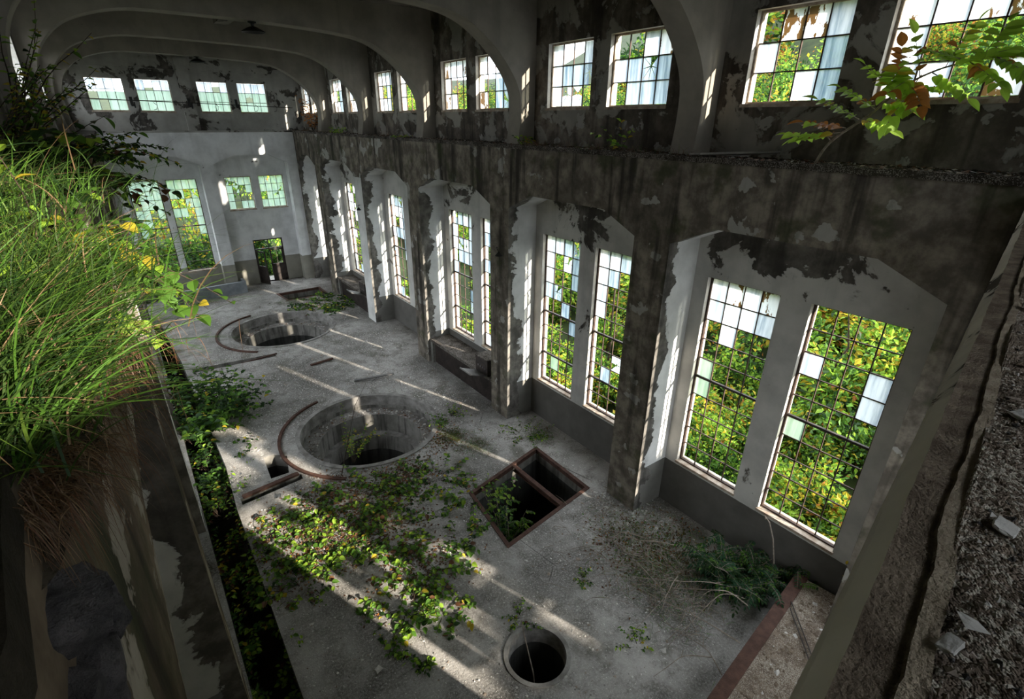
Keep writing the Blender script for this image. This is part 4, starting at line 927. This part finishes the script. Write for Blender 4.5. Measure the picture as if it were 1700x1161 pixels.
for (x, y), n, l, s_, lab in [((1.75, 5.75), 6, 0.28, 0.09, 'tiny seedling group by the bottom edge, left one'), ((2.15, 5.35), 6, 0.25, 0.09, 'tiny seedling group by the bottom edge, right one'), ((3.95, 4.95), 10, 0.35, 0.06, 'little tuft growing on the rim of the small round shaft'),
                              ((6.3, 11.6), 22, 0.6, 0.07, 'light green weeds between the nearer big pit and the bench'), ((7.6, 9.6), 22, 0.6, 0.07, 'light green weeds at the foot of the second pier'), ((5.4, 5.0), 9, 0.3, 0.06, 'small weed left of the dead branches'), ((5.2, 3.4), 8, 0.3, 0.06, 'small weed beside the dead twigs near the landing')]:
    plant('weed', lab, 'weeds', (x, y, 0.0), n, l, s_, 8, [1, 5, 3, 0.4, 0.4], BR, spread=1.0, up=0.7, droop=0.6, foot=l * 0.5)
pinnate('pit_shrub', 'feathery shrub growing out of the rectangular pit', 'shrub', (5.05, 6.95, -0.9), 7, 1.5, 7, 0.32, 0.07, [3, 5, 1], ['blue', 'green', 'lime'], up=1.0, spread=0.35, bias=(0.2, 0.25, 0))
pinnate('fern_bush', 'big dark blue-green feathery bush under the nearest tall window', 'bush', (7.75, 3.15, 0.0), 26, 0.95, 9, 0.42, 0.085, [6, 3, 2], ['blue', 'dark', 'green'], up=0.75, spread=0.75)
pinnate('fern_bush', 'smaller feathery bush in the corner behind the landing', 'bush', (8.42, 2.62, 0.0), 12, 0.75, 8, 0.36, 0.07, [6, 3, 2], ['blue', 'dark', 'green'], up=0.85, spread=0.4, bias=(0.1, -0.5, 0))

def branch_sapling(name, label, paths, fronds, lf, mats, probs):
    """branch paths plus fronds (start, direction, length, leaflet pairs)"""
    r = empty(name, paths[0][0][0], label, 'sapling'); ms, ml = MB(), MB(); P, D, N, K = [], [], [], []
    for pts, r0 in paths:
        c = [Vector(p) for p in catmull3(pts, 6)]; n = len(c); ms.tube(c, [r0 * (1 - 0.7 * i / n) for i in range(n)], 6)
    for st, d, fl, nl in fronds:
        fc = stem_curve(st, d, fl, 0.22, 8, 0.05); ms.tube(fc, [0.006 * (1 - 0.08 * i) for i in range(9)], 4, cap=False); kk = RNG.choice(len(probs), p=np.array(probs) / sum(probs))
        for w in range(nl):
            f = 1.2 + 6.6 * w / nl; i = min(7, int(f)); pp = fc[i].lerp(fc[i + 1], f - i); tn = (fc[i + 1] - fc[i]).normalized(); sd_ = tn.cross(Vector((0, 0, 1))).normalized()
            for sg in (-1, 1): P.append(pp); D.append(sd_ * sg + tn * 0.6 + Vector((0, 0, -0.12))); N.append(Vector((random.uniform(-.3, .3) - 0.9, random.uniform(-.3, .3) - 0.3, 0.8))); K.append(kk if random.random() < 0.75 else RNG.choice(len(probs)))
        P.append(fc[-1]); D.append(fc[-1] - fc[-2]); N.append(Vector((-.4, 0, 1))); K.append(kk)
    P, D, N = (np.array([tuple(v) for v in X]) for X in (P, D, N)); Ls = lf * (0.75 + 0.45 * RNG.random(len(P)))
    add_leaves(ml, P, D, N, Ls, Ls * 0.55, np.array(K), fine=True); ms.build('stems', M['bark'], r, recalc=False); ml.build('leaves', [L[k] for k in mats], r, recalc=False)
def catmull3(P, n=5):
    out = []; Q = [P[0]] + list(P) + [P[-1]]
    for i in range(1, len(Q) - 2):
        for j in range(n):
            t = j / n; out.append(tuple(0.5 * ((2 * Q[i][a]) + (-Q[i - 1][a] + Q[i + 1][a]) * t + (2 * Q[i - 1][a] - 5 * Q[i][a] + 4 * Q[i + 1][a] - Q[i + 2][a]) * t * t + (-Q[i - 1][a] + 3 * Q[i][a] - 3 * Q[i + 1][a] + Q[i + 2][a]) * t ** 3) for a in range(3)))
    out.append(tuple(P[-1])); return out
X0 = 7.55
main = [(7.75, 3.6, ZL + 0.04), (7.65, 3.42, 7.79), (X0, 3.01, 8.10), (X0, 2.72, 8.40), (X0, 2.40, 8.56), (X0, 2.0, 8.63)]
FRD = []
EXF = [((random.uniform(2.0, 2.9), 0), (random.uniform(-1, 1), random.uniform(-.5, 1)), random.uniform(.35, .6), 6) for q in range(5)]
EXF = [((a[0], 8.63 - max(0, a[0] - 2.3) * 0.42), b, c, d) for a, b, c, d in EXF]
for (y, z), (dy, dz), fl, nl in EXF + [((3.38, 7.85), (0.7, 0.1), 0.55, 6), ((3.25, 7.95), (0.9, 0.35), 0.5, 6), ((3.1, 8.05), (0.9, 0.6), 0.55, 6), ((3.1, 8.05), (-0.7, -0.1), 0.45, 5), ((2.95, 8.15), (0.8, 0.9), 0.5, 6), ((2.9, 8.2), (-0.9, 0.1), 0.5, 6),
                                 ((2.8, 8.32), (0.7, 0.8), 0.5, 6), ((2.75, 8.38), (0.3, 1.0), 0.45, 6), ((2.7, 8.42), (-0.9, -0.3), 0.55, 6), ((2.6, 8.48), (0.2, 1.0), 0.45, 5), ((2.5, 8.52), (-0.9, -0.5), 0.5, 6), ((2.4, 8.56), (-0.3, 0.9), 0.45, 6), ((2.3, 8.58), (-1.0, 0.35), 0.55, 6),
                                 ((2.2, 8.6), (-0.9, -0.4), 0.55, 6), ((2.1, 8.62), (-0.4, 0.7), 0.45, 5), ((2.0, 8.63), (-1.0, 0.2), 0.6, 7), ((2.0, 8.63), (-0.9, -0.3), 0.5, 6), ((3.3, 7.9), (0.9, -0.1), 0.6, 6)]:
    FRD.append(((X0 + random.uniform(-.03, .03), y, z), (random.uniform(-.9, .15), dy, dz), fl, nl))
branch_sapling('sapling', 'sapling with bright compound leaves across the nearest upper window', [(main, 0.02), ([(X0, 2.72, 8.40), (X0 - 0.1, 2.6, 8.2), (X0 - 0.25, 2.5, 8.12)], 0.009), ([(7.65, 3.42, 7.79), (7.6, 3.6, 7.95), (7.5, 3.85, 8.0)], 0.009)], FRD, 0.17, ['sap', 'lime', 'yellow', 'orange'], [6, 3, 0.8, 0.7])

# ---- rubble, chips, leaf litter
def chips(name, label, cat, pts, size, mats, probs, flat=0.35, zoff=0.0):
    """angular flakes, six corners each"""
    pts = np.asarray(pts, float); n = len(pts); m = MB(); base = np.array([[1, 0, 0], [-1, 0, 0], [0, 1, 0], [0, -1, 0], [0, 0, 1], [0, 0, -1]], float)
    v = base[None] * (0.55 + 0.6 * RNG.random((n, 6, 1))) + RNG.normal(size=(n, 6, 3)) * 0.16; v[:, :, 2] *= flat
    a = RNG.random(n) * 6.283; c, s_ = np.cos(a)[:, None], np.sin(a)[:, None]; x = v[:, :, 0] * c - v[:, :, 1] * s_; y = v[:, :, 0] * s_ + v[:, :, 1] * c; v[:, :, 0], v[:, :, 1] = x, y
    tl = RNG.normal(size=(n, 1)) * 0.25; v[:, :, 2] += v[:, :, 0] * tl
    sz = size[0] * (size[1] / size[0]) ** (RNG.random((n, 1, 1)) ** 1.7); v = v * sz + pts[:, None, :]; v[:, :, 2] += (sz * flat * 0.3)[:, :, 0] + zoff
    f = np.array([[0, 2, 4], [2, 1, 4], [1, 3, 4], [3, 0, 4], [2, 0, 5], [1, 2, 5], [3, 1, 5], [0, 3, 5]])
    q = (np.arange(n) * 6)[:, None, None] + f[None]; m.addnp(v.reshape(-1, 3), q.reshape(-1, 3), np.repeat(pick(n, probs), 8))
    return tag(m.build(name, [M[k] if k in M else L[k] for k in mats], recalc=False), label, cat, kind='stuff')
def on_floor(P):
    bad = np.zeros(len(P), bool)
    for c, r_ in ((NP, NR + 0.02), (FP_, FR + 0.02), (HP, HR + 0.03)): bad |= (np.hypot(P[:, 0] - c[0], P[:, 1] - c[1]) < r_)
    def ins(poly):
        k = np.zeros(len(P), bool)
        for i in range(len(poly)):
            x1, y1 = poly[i]; x2, y2 = poly[(i + 1) % len(poly)]
            if y1 != y2: k ^= ((y1 > P[:, 1]) != (y2 > P[:, 1])) & (P[:, 0] < (x2 - x1) * (P[:, 1] - y1) / (y2 - y1) + x1)
        return k
    for poly in (TR, off_poly(RP1, .05), off_poly(RP2, .05), SQ, G1, G2, G3, PL): bad |= ins(poly)
    return P[~bad]
def scat(n, x0, x1, y0, y1, z=0.0): return np.stack([RNG.uniform(x0, x1, n), RNG.uniform(y0, y1, n), np.full(n, z)], 1)
def clus(n, cs, z=0.0):
    cs = np.array(cs); k = RNG.integers(0, len(cs), n); p = cs[k, :2] + RNG.normal(size=(n, 2)) * cs[k, 2:3]; return np.concatenate([p, np.full((n, 1), z)], 1)
P1 = np.concatenate([scat(15000, 0.5, 8.5, 3.0, 29.2), scat(14000, 0.6, 7.6, 13.0, 21.0), clus(6000, [(7.3, 14.0, .5), (6.9, 12.6, .5), (7.2, 17, .6), (6.6, 19, .9), (7.4, 9.9, .35), (6.6, 10.3, .5), (7.9, 5.9, .35), (7.4, 6.2, .25), (2.2, 11.2, .5), (5.3, 11.0, .5), (5.9, 15.2, .6), (2.3, 24, .6), (4, 27.3, .7)])])
P1 = on_floor(P1); P1 = P1[(P1[:, 0] < 8.45) & (P1[:, 0] > 0.45)]
chips('plaster_crumbs', 'white plaster crumbs scattered over the whole floor', 'rubble', P1, (0.008, 0.032), ['chip', 'slate', 'collar'], [5, 1.5, 2])
P2 = on_floor(np.concatenate([scat(160, 0.6, 8.2, 3, 28), clus(110, [(7.5, 6.1, .3), (7.8, 5.6, .3), (6.9, 4.6, .5), (6.6, 12.6, .4)])])); P2 = P2[(P2[:, 0] < 8.4) & (P2[:, 0] > 0.5)]
chips('plaster_flakes', 'larger pale plaster flakes lying among the crumbs', 'rubble', P2, (0.03, 0.075), ['chip', 'slate'], [3, 2], flat=0.22)
a = RNG.uniform(0, 6.283, 900); rr = RNG.uniform(NR - 0.42, NR - 0.06, 900)
a2 = RNG.uniform(0, 6.283, 700); r2_ = RNG.uniform(FR - 0.44, FR - 0.08, 700)
chips('step_rubble', 'pale rubble lying on the steps of the round pits', 'rubble', np.concatenate([np.stack([NP[0] + rr * np.cos(a), NP[1] + rr * np.sin(a), np.full(900, -0.43)], 1), np.stack([FP_[0] + r2_ * np.cos(a2), FP_[1] + r2_ * np.sin(a2), np.full(700, -0.43)], 1)]), (0.015, 0.06), ['chip', 'slate', 'brown'], [4, 3, 2])
P3 = np.concatenate([scat(5000, 7.64, 8.38, 1.2, 29, ZL + 0.035), scat(900, 7.63, 8.3, 1.2, 6, ZL + 0.035)])
chips('ledge_debris', 'broken plaster and dirt along the right ledge', 'debris', P3, (0.010, 0.05), ['chip', 'slate', 'earth', 'brown'], [0.5, 2, 7, 2], flat=0.3)
n = 15000; x = XA + 0.1 + 8.1 * RNG.random(n) ** 2.2; w = -0.125 - 2.4 * RNG.random(n) ** 1.7
chips('gravel_stones', 'loose brown gravel and flakes on the ledge nearest the camera', 'gravel', np.stack([x, near_y(x) + w, np.full(n, NZ + 0.012)], 1), (0.0018, 0.009), ['slate', 'rock', 'gravel', 'chip'], [4, 2, 6, 0.5], flat=0.7)
n = 420; x = XA + 0.25 + 7.8 * RNG.random(n) ** 1.8; w = -0.14 - 2.2 * RNG.random(n) ** 1.4
chips('gravel_flakes', 'flat pale flakes among the brown gravel near the camera', 'gravel', np.stack([x, near_y(x) + w, np.full(n, NZ + 0.016)], 1), (0.008, 0.028), ['slate', 'chip', 'broken'], [4, 1, 3], flat=0.2)
for i, (x, w, s_, lab) in enumerate([(1.05, -0.16, 0.022, 'pale flat flake lowest on the near gravel'), (1.55, -0.17, 0.03, 'pale flake halfway up the near gravel'), (2.6, -0.16, 0.035, 'pale flake high on the near gravel ledge'), (0.72, -0.125, 0.015, 'small white lump by the mortar line'), (1.9, -0.33, 0.03, 'grey flake at the right frame edge')]):
    m_ = rock(lab, (x, near_y(x) + w, NZ + 0.018), (s_, s_ * 0.7, s_ * 0.16), i, 'chip' if i != 4 else 'slate', seed=20 + i, name='stone_flake')
n = 1500; t_ = RNG.random(n); uu = RNG.random(n)
px = 3.0 + 5.3 * t_; py = (1.62 + 0.15 * (px - 2.6)) - 0.22 - uu * (0.72 - 0.0 * px)
chips('landing_stones', 'stones and flakes lying on the raised landing', 'rubble', np.stack([px, py, np.full(n, 0.5)], 1), (0.008, 0.055), ['slate', 'chip', 'broken'], [3, 0.5, 6], flat=0.35)
# leaf litter
def litter(name, label, pts, ln, mats, probs):
    m = MB(); n = len(pts); D = rnd_dirs(n); D[:, 2] *= 0.2; add_leaves(m, np.asarray(pts, float) + np.array([0, 0, 0.006]), D, unit(RNG.normal(size=(n, 3)) * 0.35 + np.array([0, 0, 1.0])), ln * (0.6 + 0.7 * RNG.random(n)), ln * 0.55, pick(n, probs))
    return tag(m.build(name, [L[k] for k in mats], recalc=False), label, 'leaves', kind='stuff')
PL1 = on_floor(clus(7000, [(2.9, 8.6, .5), (1.2, 9.6, .5), (2.4, 9.6, .5), (2.2, 8.9, .5), (1.4, 8.6, .45), (3.6, 9.6, .4), (2.6, 10.2, .5), (4.2, 9.9, .35), (3.0, 7.2, .5), (5.6, 10.8, .35), (6.9, 5.0, .5), (7.6, 4.4, .5), (6.4, 24.2, .9)]))
litter('leaf_litter', 'reddish-brown fallen leaves among the ivy', PL1[(PL1[:, 0] > .45) & (PL1[:, 0] < 8.4)], 0.06, ['brown', 'straw', 'orange', 'green'], [6, 2, 0.8, 1])
# low mossy weeds near the wall and dead twigs
blades('low_weeds', 'low dull weeds and moss tufts along the foot of the right wall', [(7.1, 5.4, 0.0, .45), (7.6, 4.6, 0.0, .4), (6.6, 4.3, 0.0, .35), (6.1, 9.9, 0, .25), (5.9, 10.7, 0, .2), (7.9, 9.3, 0, .3), (6.5, 24.0, 0, .9), (5.4, 25.2, 0, .3), (6.9, 4.9, 0, .5), (7.3, 3.9, 0, .4), (6.5, 3.6, 0, .4)], 12000, 0.17, 0.006, ['green', 'straw', 'dark', 'brown'], [3, 1.2, 5, 2], spread=1.2, up=0.7)
blades('ledge_weeds', 'dry brown weeds standing on the right ledge', [(7.85, y, ZL + .03, .16) for y in (6.6, 7.2, 8.0, 8.8, 9.6, 10.0, 5.9)] + [(7.8, y, ZL + .03, .12) for y in (18, 23, 25, 27)], 900, 0.30, 0.004, ['straw', 'brown', 'dark', 'green'], [3, 4, 1, 0.7], spread=1.0, up=0.9)
def twigs(name, label, spec, r0, mat='bark'):
    for i, (p, q, arch_) in enumerate(spec):
        p, q = Vector(p), Vector(q); mid_ = (p + q) / 2 + Vector((random.uniform(-.3, .3), random.uniform(-.3, .3), arch_)); side = (q - p) * 0.3 + Vector((random.uniform(-.4, .4), random.uniform(-.4, .4), 0.12))
        m = MB(); m.tube(catmull3([tuple(p), tuple(p.lerp(mid_, .55) + Vector((0, 0, arch_ * .3))), tuple(mid_), tuple(mid_.lerp(q, .5)), tuple(q)], 5), [r0 * (1 - 0.035 * k) for k in range(21)], 5)
        m.tube([tuple(mid_), tuple(mid_ + side * 0.5 + Vector((0, 0, .05))), tuple(mid_ + side)], [r0 * .6, r0 * .45, r0 * .2], 4)
        tag(m.build(name, M[mat], recalc=False), label[i], 'branch', 'dead branches lying near the landing')
TW = [((7.5, 2.9, .25), (6.0, 4.6, .05), .25), ((7.3, 2.7, .3), (5.6, 3.1, .03), .35), ((6.9, 3.9, .1), (5.2, 3.6, .02), .2), ((6.6, 5.4, .05), (6.2, 3.2, .04), .12), ((7.2, 4.9, .08), (5.8, 5.2, .03), .1), ((6.3, 2.3, .45), (6.1, 4.3, .02), .2), ((5.9, 2.5, .2), (5.0, 2.9, .02), .12), ((7.6, 4.2, .15), (6.5, 5.9, .02), .15), ((7.0, 2.6, .5), (6.5, 3.9, .05), .4), ((5.7, 2.2, .3), (5.9, 3.6, .02), .2)]
twigs('dead_branch', ['long dead branch arching from the feathery bush', 'dead branch looping low towards the landing edge', 'pale dead branch lying across the weeds', 'straight dead stick pointing at the camera', 'dead branch farthest up near the first pier', 'dead branch leaning on the landing edge', 'short dead branch by the rusty landing edge', 'thin dead branch along the right wall foot', 'curled dead branch rising highest', 'dead branch nearest the bottom of the view'], TW, 0.011)
m = MB()
for i in range(320):
    x, y = random.gauss(6.7, .6), random.gauss(4.2, .9); a = random.uniform(0, 3.14); l = random.uniform(.2, .7); z = random.uniform(.01, .08)
    if y < 2.75: continue
    m.tube([(x, y, z), (x + math.cos(a) * l * .5, y + math.sin(a) * l * .5, z + random.uniform(0, .1)), (x + math.cos(a) * l, y + math.sin(a) * l, z * .5)], [.006, .005, .002], 4, cap=False)
tag(m.build('twigs', M['bark'], recalc=False), 'mat of thin dead twigs between the landing and the first pier', 'twigs', kind='stuff')
# hanging sprays over the nearer big pit
plant('hanging_vine', 'thin yellow-green sprays hanging over the nearer big round pit', 'vine', (3.2, 11.1, 0.02), 12, 1.7, 0.075, 20, [0.5, 3, 5, 2, 0.2], BR, spread=0.35, up=0.6, bias=(0.5, 0.75, 0), droop=0.5, wd=0.5)
loose('vine_stem', lambda m: m.tube([(2.75, 10.75, 0.02), (3.2, 11.3, .6), (3.7, 12.0, 1.1), (4.3, 12.7, 1.3)], [.012, .01, .007, .003], 5), 'bark_dark', 'dark bare stem leaning across the nearer big pit', 'stem')
plant('ledge_plant', 'small bright green plant on the ledge in front of the end wall', 'weeds', (7.72, 22.5, ZL + .03), 12, .4, .10, 6, [0, 5, 6, 1, 0], BR, spread=.8, up=.8)
plant('ledge_plant', 'small bright green plant on the ledge above the third bay', 'weeds', (7.74, 16.6, ZL + .03), 12, .35, .08, 6, [0, 5, 6, 1, 0], BR, spread=.9, up=.6)
plant('ledge_plant', 'spindly weed on the ledge between the second pair of upper windows', 'weeds', (7.95, 7.35, ZL + .03), 5, .75, .12, 6, [1, 5, 4, 1, 0], BR, spread=.5, up=.8)
plant('ledge_plant', 'spindly weed on the ledge below the third arch foot', 'weeds', (7.85, 10.2, ZL + .03), 5, .5, .10, 6, [1, 4, 5, 2, 0], BR, spread=.6, up=.7)
plant('red_creeper', 'red-leaved creeper in front of the farthest upper windows', 'creeper', (8.0, 26.6, ZL + .05), 16, 1.5, .14, 10, [5, 1], ['orange', 'brown'], spread=.35, up=1.0, droop=.2)
plant('climber', 'small yellow leaves on a stem climbing the white wall by the near ledge', 'climber', (8.45, 1.75, 0.52), 3, 1.3, .07, 5, [0, 1, 1, 6, 2], BR, spread=.15, up=1.0, droop=.1)
